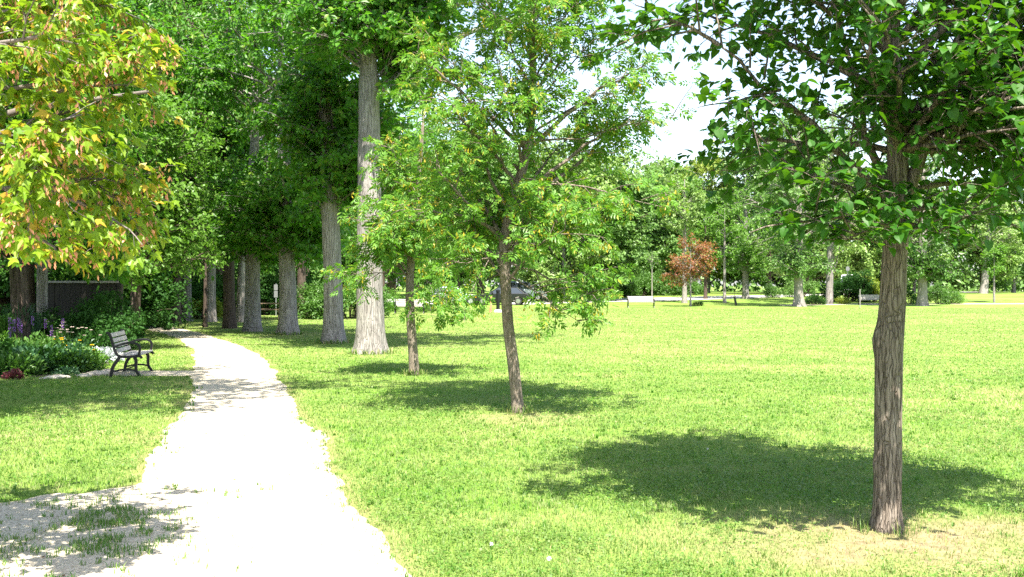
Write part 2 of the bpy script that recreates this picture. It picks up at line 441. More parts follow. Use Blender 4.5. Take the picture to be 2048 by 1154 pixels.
def right_edge(y):
    pts = [(2, 0.02), (5.62, -0.53), (6.38, -0.85), (7.47, -1.21), (8.88, -1.62), (10.6, -1.99), (12.6, -2.69), (14.9, -3.36), (18.8, -4.47), (23.5, -5.94), (27.4, -7.48), (31.3, -9.34), (34.6, -10.93), (38.7, -13.1), (41.5, -17), (43.2, -24)]
    a = np.array(pts); return np.interp(y, a[:, 0], a[:, 1])


def edge_noise(y, s):
    k = np.interp(y, [5, 12, 30], [1.0, 1.0, 1.3])
    return k * (0.16 * (fbm(y * 0.9, 0, s, 2) - 0.5) + 0.04 * (vnoise(y * 3.0, 3, s + 5) - 0.5) + 0.04 * (vnoise(y * 9, 3, s + 9) - 0.5))


def XL(y): return left_edge(y) + edge_noise(y, 21) * sstep(8.0, 8.8, y)
def XR(y): return right_edge(y) + edge_noise(y, 51)


def apron_edge(x):
    base = np.interp(x, [-14, -6, -3.9, -3.5, -3.1], [7.1, 7.35, 7.55, 7.75, 8.3])
    return base + 0.75 * (fbm(x * 1.1, 0, 81, 2) - 0.5) + 0.22 * (vnoise(x * 5, 0, 83) - 0.5) + 0.1 * (vnoise(x * 16, 0, 85) - 0.5)


def on_gravel(x, y, m=0.0):
    main = (x > XL(y) - m) & (x < XR(y) + m) & (y < 42.5)
    ap = (x <= -3.1 + m) & (x > -14) & (y < apron_edge(x) + m)
    pad = (x > -8.05) & (x < -5.8) & (np.abs(y - 18.55 - 0.1 * (vnoise(x * 3, 1, 4) - 0.5)) < 0.62)
    return main | ap | pad


LX, LY = 2.52, 6.70                                                # basswood base
AX, AY = float(G(1035, 825)[0]), float(G(1035, 825)[1])            # front ash base


def dryness(x, y):
    d = sstep(0.50, 0.72, fbm(x * 0.55 + 3, y * 0.55, 31, 3))
    d = 0.75 * d + 0.30 * sstep(0.5, 0.8, fbm(x * 2.6, y * 2.6, 37, 2))
    return np.clip(d, 0, 1)


def bareness(x, y):
    """1 on worn, dry soil: under the basswood, in front of the ash, along gravel edges."""
    r = np.hypot((x - LX - 0.15) / 1.85, (y - LY + 0.30) / 1.0)
    b = sstep(1.25, 0.35, r) * (0.42 + 0.85 * fbm(x * 2.2, y * 2.2, 41, 2))
    r2 = np.hypot((x - AX - 0.1) / 1.1, (y - AY + 0.55) / 0.7)
    b = np.maximum(b, sstep(1.2, 0.3, r2) * 0.55)
    e = np.minimum(np.abs(x - XL(y)), np.abs(x - XR(y)))
    b = np.maximum(b, 0.55 * sstep(0.22, 0.0, e) * (y < 42))
    return np.clip(b, 0, 1)


def ground():
    ys = np.concatenate([np.arange(-60, 3, 3), np.arange(3, 14, 0.12), np.arange(14, 45, 0.5), np.arange(45, 125, 2.5), np.geomspace(125, 900, 25)])
    xs = np.concatenate([-np.geomspace(900, 12, 24), np.arange(-11, -3.6, 0.4), np.arange(-3.5, 4.5, 0.12), np.arange(4.8, 11, 0.4), np.geomspace(12, 900, 24)])
    X, Y = np.meshgrid(xs, ys); nx, ny = len(xs), len(ys)
    V = np.stack([X, Y, hgt(X, Y)], -1).reshape(-1, 3)
    i = (np.arange(ny - 1)[:, None] * nx + np.arange(nx - 1)[None]).ravel()
    L = np.stack([i, i + 1, i + nx + 1, i + nx], 1)
    B = bareness(X, Y).ravel()
    A = np.stack([0 * B, 0 * B, B, 0 * B + 1], 1)
    tag(link('lawn_ground', mesh_np('lawn_ground', V, L.ravel(), np.full(len(L), 4), M['lawn'], A, True)), kind='structure')


def strip(name, mat, rows, z, kind='structure'):
    """Sheet through rows [(y, x0, x1)], or explicit point pairs."""
    V, F = [], []
    m = 7
    for k, (a, b) in enumerate(rows):
        for j in range(m):
            p = np.asarray(a) * (1 - j / (m - 1)) + np.asarray(b) * j / (m - 1)
            V.append((p[0], p[1], float(hgt(p[0], p[1])) + z))
        if k:
            for j in range(m - 1): F.append(((k - 1) * m + j, (k - 1) * m + j + 1, k * m + j + 1, k * m + j))
    b = MB(); b.faces(V, F); o = b.build(name, mat, None, True); tag(o, kind=kind)
    return o


ground()
rows = [((XL(y), y), (XR(y), y)) for y in np.concatenate([np.arange(-8, 2.5, 1), np.arange(2.5, 14, 0.022), np.arange(14, 43.2, 0.07)])]
strip('gravel_path', M['gravel'], rows, 0.004)
rows = [((x, -8.0), (x, float(apron_edge(x)))) for x in np.concatenate([np.arange(-14, -5.5, 0.2), np.arange(-5.5, -3.1, 0.02), [-3.1]])]
strip('gravel_apron_path', M['gravel'], rows, 0.004)
rows = [((x, 18.55 - 0.6 + 0.10 * vnoise(x * 4, 0, 8)), (x, 18.55 + 0.6 - 0.10 * vnoise(x * 4, 5, 9))) for x in np.arange(-8.0, -5.5, 0.06)]
strip('bench_pad_path', M['gravel'], rows, 0.008)
road_mid = [G(1010, 608), G(1150, 602), G(1300, 599), G(1450, 594.5), G(1560, 591.5), G(1760, 587), G(1960, 583), G(2200, 580)]
rd = np.array(road_mid); t = np.linspace(0, len(rd) - 1, 60)
rc = np.stack([np.interp(t, np.arange(len(rd)), rd[:, k]) for k in range(3)], 1)
rows = [((p[0], p[1] - max(3.0, p[1] * 0.028 + 0.4)), (p[0], p[1] + max(3.0, p[1] * 0.028 + 0.4))) for p in rc]
strip('park_road', M['concrete'], rows, 0.006)
fp = [G(1560, 610.5), G(1700, 608.5), G(1850, 608), G(2048, 607.5), G(2250, 607)]
rows = [((p[0], p[1] - 0.85), (p[0], p[1] + 0.85)) for p in [fp[0] * (1 - a) + fp[1] * a for a in np.linspace(0, 1, 12)] + fp[2:]]
strip('far_gravel_path', M['gravel'], rows, 0.007)
SOIL = [(-14, 17.2), (-9.6, 17.35), (-8.4, 17.9), (-8.0, 18.7), (-8.3, 20.5), (-9.7, 24), (-11.6, 29), (-14, 31), (-20, 30)]
b = MB(); b.faces([(x, y, 0.006) for x, y in SOIL], [tuple(range(len(SOIL)))]); tag(b.build('garden_soil_ground', M['soil']), kind='structure')


def in_soil(x, y):
    c = np.zeros(np.shape(x), bool); n = len(SOIL)
    for i in range(n):
        x1, y1 = SOIL[i]; x2, y2 = SOIL[(i + 1) % n]
        hit = ((y1 > y) != (y2 > y)) & (x < (x2 - x1) * (y - y1) / (y2 - y1 + 1e-12) + x1)
        c ^= hit
    return c


# ------------------------------------------------------------------ grass (uncountable: one object)
def grass():
    reseed(11)
    mb = MB()

    def blades(x, y, h, wd, dry, tone, bare, lean=0.5):
        n = len(x); a = rng.uniform(0, 2 * math.pi, n)
        z0 = hgt(x, y)
        side = np.stack([np.cos(a), np.sin(a), 0 * a], 1); fwd = np.stack([-np.sin(a), np.cos(a), 0 * a], 1)
        base = np.stack([x, y, z0], 1)
        ln = (rng.uniform(0.1, 1, n) ** 1.0 * lean * h)[:, None]
        m1 = base + fwd * ln * 0.35 + np.array([0, 0, 1.0]) * (h * 0.58)[:, None]
        tip = base + fwd * ln + np.array([0, 0, 1.0]) * (h * 0.92)[:, None]
        wv = side * (wd * 0.5)[:, None]
        V = np.stack([base - wv, base + wv, m1 - wv * 0.85, m1 + wv * 0.85, tip], 1).reshape(-1, 3)
        i = np.arange(n)[:, None] * 5
        L = (i + np.array([0, 1, 3, 2, 2, 3, 4])[None]).ravel()
        S = np.tile([4, 3], n)
        A = np.repeat(np.stack([dry, tone, bare, 0 * dry + 1], 1), 5, 0)
        mb.add(V, L, S, A)

    n = 470000
    y = 4.6 * (72 / 4.6) ** rng.uniform(0, 1, n)
    x = rng.uniform(-1, 1, n) * (0.535 * y + 0.5)
    g = on_gravel(x, y, -0.20 * rng.uniform(0, 1, n) ** 3.5); b_ = bareness(x, y)
    keep = ~g & ~in_soil(x, y) & (rng.uniform(0, 1, n) > 0.60 * b_)
    x, y, b_ = x[keep], y[keep], b_[keep]; n = len(x)
    clump = fbm(x * 3.2, y * 3.2, 61, 3)
    h = (0.020 + 0.024 * rng.uniform(0, 1, n)) * (0.55 + 0.9 * clump) * np.interp(y, [5, 20, 60], [1, 1.0, 0.9]) * (1 - 0.35 * b_)
    wd = np.maximum(0.0040, 0.00058 * y + .0006) * rng.uniform(0.6, 1.35, n)
    dry = np.clip(0.95 * dryness(x, y) + rng.normal(0, 0.12, n) + 0.28 + .20 * sstep(12, 40, y) + .10 * np.sin(2 * math.pi * (y + .12 * x + .5 * fbm(x * .2, y * .2, 77, 2)) / 1.3) * sstep(8, 14, y), 0, 1)  # far blades paled in colour for their brighter grazing view; mowing bands tinted too
    bare = np.where(rng.uniform(0, 1, n) < b_ * 0.85, 1.0, 0.0) * rng.uniform(0.5, 1, n)
    bare = np.maximum(bare, (rng.uniform(0, 1, n) < 0.018) * 0.7)
    blades(x, y, h, wd, dry, np.clip(.3 * rng.uniform(0, 1, n) + .75 * fbm(x * 1.9, y * 1.9, 67, 3) + .05, 0, 1), bare, 1.35)

    # coarser tufts standing a little above the sward
    k = 9; m = 2000
    yt = 4.7 * (19 / 4.7) ** rng.uniform(0, 1, m); xt = rng.uniform(-1, 1, m) * (0.535 * yt + 0.5)
    ok = ~on_gravel(xt, yt, .03) & ~in_soil(xt, yt) & (rng.uniform(0, 1, m) > bareness(xt, yt) * 1.1) & (fbm(xt * .8, yt * .8, 73, 2) > .42)
    xt, yt = xt[ok], yt[ok]; m = len(xt)
    x = np.repeat(xt, k) + rng.normal(0, .016, m * k); y = np.repeat(yt, k) + rng.normal(0, .016, m * k)
    dt = np.repeat(np.clip(rng.normal(.10, .14, m), 0, 1), k); tt = np.repeat(rng.uniform(0, .9, m), k); hh = np.repeat(rng.uniform(.035, .072, m), k)
    blades(x, y, hh * rng.uniform(.6, 1.1, m * k), np.maximum(.0062, .0009 * y) * rng.uniform(.7, 1.3, m * k), dt, tt, 0 * x, 1.5)

    # longer grass the mower misses round the trunks
    for (bx, by, br, cnt) in [(LX, LY, .135, 130), (AX, AY, .12, 110), (*G(829, 750)[:2], .12, 90), (*G(741, 707)[:2], .50, 260), (*G(667, 686)[:2], .42, 200), (*G(577, 669)[:2], .44, 180)]:
        a = rng.uniform(0, 6.283, cnt); a = a[fbm(np.cos(a) * 1.5 + bx, np.sin(a) * 1.5 + by, 79, 2) > .42]; m = len(a)
        rr = br + np.abs(rng.normal(0, .05, m)); x = bx + rr * np.cos(a); y = by + rr * np.sin(a)
        blades(x, y, rng.uniform(.05, .13, m) * min(1.3, .8 + by / 40), np.maximum(.006, .0009 * y) * rng.uniform(.7, 1.3, m), np.clip(rng.normal(.2, .2, m), 0, 1), rng.uniform(0, 1, m), (rng.uniform(0, 1, m) < .25) * .7, .9)

    # clover and broad lawn weeds: small, nearly flat leaves
    n = 150000
    y = 4.6 * (22 / 4.6) ** rng.uniform(0, 1, n); x = rng.uniform(-1, 1, n) * (0.535 * y + 0.5)
    cl = fbm(x * 1.1 + 9, y * 1.1, 71, 3)
    keep = ~on_gravel(x, y, 0.02) & ~in_soil(x, y) & (rng.uniform(0, 1, n) < sstep(0.36, 0.62, cl)) & (rng.uniform(0, 1, n) > bareness(x, y) * 1.2)
    x, y = x[keep], y[keep]; n = len(x)
    ax = unit(np.stack([rng.normal(size=n), rng.normal(size=n), rng.uniform(0.0, 0.7, n)], 1)); nm = unit(np.stack([rng.normal(0, .4, n), rng.normal(0, .4, n), np.ones(n)], 1))
    X_ = unit(np.cross(ax, nm)); s = (rng.uniform(0.010, 0.021, n) * np.interp(y, [5, 20], [1, 1.9]))[:, None]
    base = np.stack([x, y, hgt(x, y) + rng.uniform(0.016, 0.040, n)], 1)
    V = np.stack([base, base + s * (ax * 0.6 + X_ * 0.48), base + s * ax * 1.1, base + s * (ax * 0.6 - X_ * 0.48)], 1).reshape(-1, 3)
    A = np.repeat(np.stack([rng.uniform(0, .35, n), rng.uniform(0, 1, n), 0 * x, 0 * x + 1], 1), 4, 0)
    mb.add(V, np.arange(4 * n), np.full(n, 4), A)
    o = mb.build('grass', M['grass']); tag(o, 'short mown green lawn grass with clover', 'grass', None, 'stuff')

    # weeds in the gravel apron: sparse upright tufts, thick along a worn strip
    mb = MB()
    n = 11000
    t_ = rng.uniform(0, 1, n); c0, c1 = G(255, 1010)[:2], G(60, 1220)[:2]
    x = c0[0] + (c1[0] - c0[0]) * t_ + rng.normal(0, 0.16, n) * (1.4 + t_); y = c0[1] + (c1[1] - c0[1]) * t_ + rng.normal(0, 0.13, n)
    ok = (fbm(x * 7.0, y * 7.0, 91, 2) * .6 + .4 * fbm(x * 2.2, y * 2.2, 92, 2) > 0.53 + 0.03 * t_) & (rng.uniform(0, 1, n) < .7)
    x1, y1 = x[ok], y[ok]
    cx = rng.uniform(-4.2, -1.9, 420); cyy = rng.uniform(4.8, 8.2, 420)
    ok = (rng.uniform(0, 1, 420) < np.interp(cx, [-3.4, -1.9], [0.9, 0.10])) & (fbm(cx * 1.6, cyy * 1.6, 93, 2) > 0.42)
    cx, cyy = cx[ok], cyy[ok]
    k = 9
    x2 = np.repeat(cx, k) + rng.normal(0, 0.014, len(cx) * k); y2 = np.repeat(cyy, k) + rng.normal(0, 0.014, len(cx) * k)
    # stray plants along the right edge of the gravel
    ye = rng.uniform(5.2, 13, 60); xe = XR(ye) - np.abs(rng.normal(0, 0.05, 60)); x3 = np.repeat(xe, 7) + rng.normal(0, .012, 60 * 7); y3 = np.repeat(ye, 7) + rng.normal(0, .012, 60 * 7)
    ye = rng.uniform(8.3, 16, 45); xe = XL(ye) + np.abs(rng.normal(0, 0.07, 45)); x4 = np.repeat(xe, 7) + rng.normal(0, .012, 45 * 7); y4 = np.repeat(ye, 7) + rng.normal(0, .012, 45 * 7)
    x = np.concatenate([x1, x2, x3, x4]); y = np.concatenate([y1, y2, y3, y4]); n = len(x)
    blades(x, y, rng.uniform(0.018, 0.060, n), np.maximum(0.0045, 0.00062 * y) * rng.uniform(0.8, 1.6, n), np.clip(rng.normal(0.12, 0.15, n), 0, 1), rng.uniform(0, 0.8, n), (rng.uniform(0, 1, n) < .08) * 0.8, 1.1)
    o = mb.build('gravel_weeds', M['grass']); tag(o, 'sparse low weeds sprouting through the pale gravel', 'weeds', None, 'stuff')

    # dry leaf and twig litter on the gravel
    mb = MB(); n = 230
    y = rng.uniform(5.2, 15, n); u_ = rng.beta(.6, .6, n); x = XL(y) + (XR(y) - XL(y)) * u_; x[:70] = rng.uniform(-4.6, -2.4, 70); y[:70] = rng.uniform(5, 7.2, 70)
    ax = unit(np.stack([rng.normal(size=n), rng.normal(size=n), rng.normal(0, .12, n)], 1)); nm = unit(np.stack([rng.normal(0, .3, n), rng.normal(0, .3, n), np.ones(n)], 1)); X_ = unit(np.cross(ax, nm))
    s = rng.uniform(.010, .030, n)[:, None]; wd = np.where(rng.uniform(0, 1, n) < .3, .10, .42)[:, None]; base = np.stack([x, y, np.full(n, .010)], 1)
    V = np.stack([base, base + s * (ax * .5 + X_ * wd), base + s * ax * 1.1, base + s * (ax * .5 - X_ * wd)], 1).reshape(-1, 3)
    mb.add(V, np.arange(4 * n), np.full(n, 4))
    tag(mb.build('fallen_leaves', M['litter']), 'dry leaf bits scattered over the gravel', 'leaf litter', None, 'stuff')


grass()

# ------------------------------------------------------------------ leaf templates: y runs base to tip, z is the upper face
def T_(V, F): return np.array(V, float), F


RHOMB = T_([(0, 0, 0), (.30, .42, .07), (0, 1, -.06), (-.30, .42, .07)], [(0, 1, 2), (0, 2, 3)])
OVAL = T_([(0, 0, 0), (.27, .25, .06), (.26, .62, .05), (0, 1, -.10), (-.26, .62, .05), (-.27, .25, .06)], [(0, 1, 2, 3), (0, 3, 4, 5)])
HEART = T_([(0, 0, 0), (0, .36, -.02), (0, .70, -.07), (0, 1.08, -.20), (.26, -.09, .05), (.46, .20, .10), (.36, .56, .04), (-.26, -.09, .05), (-.46, .20, .10), (-.36, .56, .04)],
           [(0, 4, 5, 1), (1, 5, 6, 2), (2, 6, 3), (0, 1, 8, 7), (1, 2, 9, 8), (2, 3, 9)])
MAPLE = T_([(0, 0, 0), (0, .5, -.03), (0, 1.15, -.18), (.17, .03, .04), (.55, .42, .02), (.20, .50, .05), (.17, .78, .0), (-.17, .03, .04), (-.55, .42, .02), (-.20, .50, .05), (-.17, .78, .0)],
           [(0, 3, 4, 5, 1), (1, 5, 6, 2), (0, 1, 9, 8, 7), (1, 2, 10, 9)])
KEY = T_([(0, 0, 0), (.26, .55, .05), (.10, 1, 0), (-.14, .5, 0)], [(0, 1, 2, 3)])


def compound():
    V, F = [], []
    for k, (yy, sgn) in enumerate([(.22, 1), (.22, -1), (.42, 1), (.42, -1), (.62, 1), (.62, -1), (.66, 0)]):
        a = sgn * R(62 - 12 * (k // 2)); ln = .40 if sgn else .40
        c, s = math.cos(a), math.sin(a)
        b0 = len(V); z0 = -.30 * yy * yy
        for (x, y, z) in [(0, 0, 0), (.075, .17, .02), (.06, .30, .01), (0, .42, -.06), (-.06, .30, .01), (-.075, .17, .02)]:
            V.append((x * c + y * s, yy + y * c - x * s, z0 + z - .05 * abs(sgn) * y))
        F.append((b0, b0 + 1, b0 + 2, b0 + 3)); F.append((b0, b0 + 3, b0 + 4, b0 + 5))
    return T_(V, F)


COMPOUND = compound()


def leaves(mb, tpl, pos, axis, normal, size):
    V0, F = tpl
    Y = unit(axis); X = unit(np.cross(Y, normal)); Z = np.cross(X, Y)
    s = np.asarray(size)[:, None, None]
    V = pos[:, None] + s * (V0[None, :, 0:1] * X[:, None] + V0[None, :, 1:2] * Y[:, None] + V0[None, :, 2:3] * Z[:, None])
    idx = np.array([i for f in F for i in f]); n = len(pos)
    L = (np.arange(n)[:, None] * len(V0) + idx[None]).ravel()
    mb.add(V.reshape(-1, 3), L, np.tile([len(f) for f in F], n))


# ------------------------------------------------------------------ branching
def bez(B, t):
    t = t[:, None]
    return (1 - t) ** 2 * B[:, 0] + 2 * t * (1 - t) * B[:, 1] + t * t * B[:, 2]


def btan(B, t):
    t = t[:, None]
    return unit(2 * (1 - t) * (B[:, 1] - B[:, 0]) + 2 * t * (B[:, 2] - B[:, 1]))


def branch_tubes(mb, B, r0, r1, sides=5, m=5):
    """Tapered tubes along every quadratic curve of B."""
    n = len(B)
    ts = np.linspace(0, 1, m)
    Pt = np.stack([bez(B, np.full(n, t)) for t in ts], 1); Tn = np.stack([btan(B, np.full(n, t)) for t in ts], 1)
    if m > 3: Pt[:, 1:-1] += rng.normal(0, 1, (n, m - 2, 3)) * (np.linalg.norm(B[:, 2] - B[:, 0], axis=1) * 0.012)[:, None, None]
    ref = np.where(np.abs(Tn[:, :, 2:3]) > .9, np.array([1.0, 0, 0]), np.array([0, 0, 1.0]))
    X = unit(np.cross(Tn, ref)); Y = np.cross(Tn, X)
    rr = (np.asarray(r0)[:, None] * (1 - ts) + np.asarray(r1)[:, None] * ts)[:, :, None, None]
    a = np.linspace(0, 2 * math.pi, sides, endpoint=False)
    V = Pt[:, :, None] + rr * (np.cos(a)[None, None, :, None] * X[:, :, None] + np.sin(a)[None, None, :, None] * Y[:, :, None])
    q = []
    for i in range(m - 1):
        for j in range(sides):
            k = (j + 1) % sides; q += [i * sides + j, i * sides + k, (i + 1) * sides + k, (i + 1) * sides + j]
    L = (np.arange(n)[:, None] * (m * sides) + np.array(q)[None]).ravel()
    mb.add(V.reshape(-1, 3), L, np.full(n * (m - 1) * sides, 4))


def children(B, per, t0, t1, ln, spread=0.9, up=0.15, grav=-0.1, flatz=1.0):
    """Side shoots: `per` on each curve, between t0 and t1, of mean length ln."""
    n = len(B); idx = np.repeat(np.arange(n), per); N_ = len(idx)
    t = t0 + (t1 - t0) * ((np.tile(np.arange(per), n) + rng.uniform(0, 1, N_)) / per)
    p0 = bez(B[idx], t); tg = btan(B[idx], t)
    rp = rdir(N_); rp = unit(rp - (rp * tg).sum(1, keepdims=True) * tg); rp[:, 2] *= flatz
    d = unit(tg * (1 - 0.45 * spread) + rp * spread + np.array([0, 0, up]))
    L = (ln * rng.uniform(0.6, 1.35, N_) * (1.15 - 0.45 * t))[:, None]
    p1 = p0 + d * L * 0.5 + np.array([0, 0, 0.05]) * L
    p2 = p0 + d * L + np.array([0, 0, grav]) * L
    return np.stack([p0, p1, p2], 1)


def foliage(mb, tpl, B, per, size, t0=0.1, t1=1.05, jit=0.03, droop=0.35, flat=1.0, sidey=0.8, center=None):
    n = len(B); idx = np.repeat(np.arange(n), per); N_ = len(idx)
    t = rng.uniform(t0, t1, N_); p = bez(B[idx], t) + rng.normal(0, jit, (N_, 3)); tg = btan(B[idx], t)
    rp = rdir(N_); rp[:, 2] *= 0.5; rp = unit(rp - (rp * tg).sum(1, keepdims=True) * tg)
    ax = unit(tg * 0.55 + rp * sidey + np.array([0, 0, -droop]))
    nm = unit(np.array([0, 0, flat]) + rdir(N_) * 0.75 + (0.35 * unit(p - center) if center is not None else 0))
    leaves(mb, tpl, p, ax, nm, size * rng.uniform(0.65, 1.25, N_))
    return p


def trunk_mesh(mb, path, sides=20, rings=40, flare=0.5, flare_h=0.35, amp=0.06, roots=5, lumps=(), seed=0):
    """Path rows (x, y, z, r); irregular, flared at the foot, with bark ridges."""
    path = np.asarray(path, float)
    d = np.concatenate([[0], np.cumsum(np.linalg.norm(np.diff(path[:, :3], axis=0), axis=1))])
    s = np.linspace(0, 1, rings) ** 1.25 * d[-1]
    Pp = np.stack([np.interp(s, d, path[:, k]) for k in range(4)], 1)
    for _ in range(2): Pp[1:-1] = (Pp[:-2] + 2 * Pp[1:-1] + Pp[2:]) / 4
    T = unit(np.gradient(Pp[:, :3], axis=0))
    X = unit(np.cross(T, np.array([0, 1.0, 0]))); Y = np.cross(T, X)
    a = np.linspace(0, 2 * math.pi, sides, endpoint=False)
    A, S = np.meshgrid(a, s)
    fl = flare * np.exp(-S / flare_h) * (0.75 + 0.45 * np.cos(roots * A + seed + 0.7 * np.sin(2 * A + seed)))
    ca, sa = np.cos(A), np.sin(A)
    nz = fbm(ca * 2.2 + 7 * seed + 5, sa * 2.2 + S * 0.9, 3 + seed, 3) - 0.5
    rid = vnoise(A * sides * 0.20, S * 2.0, 5 + seed) - 0.5
    RR = Pp[:, 3][:, None] * (1 + fl + 1.6 * amp * nz + amp * rid)
    for (z, ang, h, wz, wa) in lumps:
        da = (A - ang + math.pi) % (2 * math.pi) - math.pi
        RR = RR + h * np.exp(-((S - z) / wz) ** 2 - (da / wa) ** 2)
    V = Pp[:, None, :3] + RR[:, :, None] * (ca[:, :, None] * X[:, None] + sa[:, :, None] * Y[:, None])
    V[0, :, 2] = Pp[0, 2] - 0.05
    F = []
    for i in range(rings - 1):
        for j in range(sides):
            k = (j + 1) % sides; F += [i * sides + j, i * sides + k, (i + 1) * sides + k, (i + 1) * sides + j]
    mb.add(V.reshape(-1, 3), F, np.full((rings - 1) * sides, 4))
    return Pp


LIMB_R = 0.013


def limbs_to(trunk, ends, rise=0.7, arch=0.14, zmin=0.0, ztop=1e9):
    """Curves from the trunk to each end point; leaves the trunk below its end."""
    B, r = [], []
    for e in ends:
        h = np.hypot(e[0] - trunk[0, 0], e[1] - trunk[0, 1])
        za = np.clip(e[2] - rise * h - rng.uniform(0, 0.4), zmin, min(ztop, trunk[-1, 2] * 0.98))
        i = int(np.argmin(np.abs(trunk[:, 2] - za)))
        p0 = trunk[i, :3]; L = np.linalg.norm(e - p0)
        p1 = p0 + (e - p0) * 0.5 + np.array([0, 0, arch * L]) + rng.normal(0, 0.05 * L, 3)
        B.append([p0, p1, e]); r.append(min(trunk[i, 3] * 0.62, LIMB_R * L + 0.010))
    return np.array(B), np.array(r)


def shell(n, c, rad, lo=-0.7, rin=0.7):
    d = rdir(3 * n); d = d[d[:, 2] > lo][:n]
    return np.asarray(c) + d * np.asarray(rad) * rng.uniform(rin, 1.0, (len(d), 1))


def tree_parts(spec):
    """Returns (trunk mesh, crown mesh) for a deciduous tree described by spec."""
    reseed(spec['seed'])
    tb, cb = MB(), MB()
    tr = trunk_mesh(tb, spec['path'], spec.get('sides', 18), spec.get('rings', 34), spec.get('flare', .5), spec.get('flare_h', .3), spec.get('amp', .06), spec.get('roots', 5), spec.get('lumps', ()), spec['seed'])
    ends = np.concatenate([shell(n, c, rad, lo, rin) for (n, c, rad, lo, rin) in spec['lobes']])
    clip = spec.get('clip', lambda p: np.ones(len(p), bool))
    ends = ends[clip(ends)]
    B1, r1 = limbs_to(tr, ends, spec.get('rise', .7), spec.get('arch', .14), spec.get('zmin', 1.0))
    if 'limbs' in spec:
        Bm = np.array([l[:3] for l in spec['limbs']]); rm = np.array([l[3] for l in spec['limbs']])
        B1 = np.concatenate([Bm, B1]); r1 = np.concatenate([rm, r1])
    branch_tubes(tb, B1, r1, r1 * 0.22, spec.get('lsides', 6), 8)
    n2, l2, n3, l3, per, size = spec['n2'], spec['l2'], spec['n3'], spec['l3'], spec['per'], spec['size']
    B2 = children(B1, n2, spec.get('t2', .3), 1.0, l2, spec.get('spread', .85), spec.get('up', .12), spec.get('grav', -.08), spec.get('flatz', .6))
    B2 = B2[clip(B2[:, 2])]
    branch_tubes(tb, B2, np.full(len(B2), l2 * 0.014), np.full(len(B2), l2 * 0.004), 4, 4)
    B3 = children(B2, n3, 0.15, 1.0, l3, .85, 0.05, spec.get('tgrav', -.15), spec.get('flatz', .6))
    if spec.get('n4'): B3 = np.concatenate([B3, children(B1, spec['n4'], spec.get('t2', .3) + .1, 1.0, l3, .9, .05, -.15)])
    B3 = B3[clip(B3[:, 2])]
    if spec.get('twigs', True): branch_tubes(tb, B3, np.full(len(B3), max(.0022, l3 * 0.008)), np.full(len(B3), max(.0012, l3 * .003)), 3, 3)
    cen = np.asarray(spec['lobes'][0][1]) - np.array([0, 0, 1.0])
    foliage(cb, spec.get('leaf', RHOMB), B3, per, size, 0.1, 1.05, spec.get('jit', .04), spec.get('droop', .35), spec.get('flat', 1.0), .8, cen)
    ex = {}
    for key, (tpl, frac, k, s, jit) in spec.get('extra', {}).items():
        eb = MB(); sel = B3[rng.uniform(0, 1, len(B3)) < frac]
        cpos = bez(sel, rng.uniform(.4, 1, len(sel))) + np.array([0, 0, -0.02])
        idx = np.repeat(np.arange(len(sel)), k)
        p = cpos[idx] + rng.normal(0, jit, (len(idx), 3))
        ax = unit(np.array([0, 0, -1.0]) + rdir(len(idx)) * 0.6)
        leaves(eb, tpl, p, ax, rdir(len(idx)), s * rng.uniform(.7, 1.2, len(idx)))
        ex[key] = eb
    return tb, cb, ex


def make_tree(name, label, cat, loc, spec, bark, leafm, group=None, rz=0.0, scale=1.0, extra_mats=None):
    tb, cb, ex = tree_parts(spec)
    t = thing(name, label, cat, loc, rz, group); t.scale = (scale,) * 3
    tb.build('trunk', M[bark], t, True); cb.build('crown', M[leafm], t)
    for k, eb in ex.items(): eb.build(k, M[extra_mats[k]], t)
    return t


def copy_thing(src, label, loc, rz, scale, leafm=None, bark=None, group=None):
    c = copy_tree(src); c.location = tuple(float(v) for v in loc); c.rotation_euler = (0, 0, rz)
    c.scale = (scale, scale, scale) if np.isscalar(scale) else scale
    c['label'] = label
    if group: c['group'] = group
    elif 'group' in c: del c['group']
    for ch in c.children:
        for key, mm in (('crown', leafm), ('trunk', bark)):
            if mm and ch.name.startswith(key):
                ch.data = variant(ch.data, mm)
    return c


_var = {}


def variant(me, mat):
    """Same mesh with another material, kept once per pair."""
    k = (me.name, mat)
    if k not in _var:
        c = me.copy(); c.materials[0] = M[mat]; _var[k] = c
    return _var[k]


# ------------------------------------------------------------------ the three young lawn trees
def rel(u, v, d, base): return P(u, v, d) - base


def limb(base, pts, r):
    """A quadratic limb through three photo-plane points (u, v, depth)."""
    a, m, e = [rel(*p, base) for p in pts]
    return (a, 2 * m - 0.5 * (a + e), e, r)


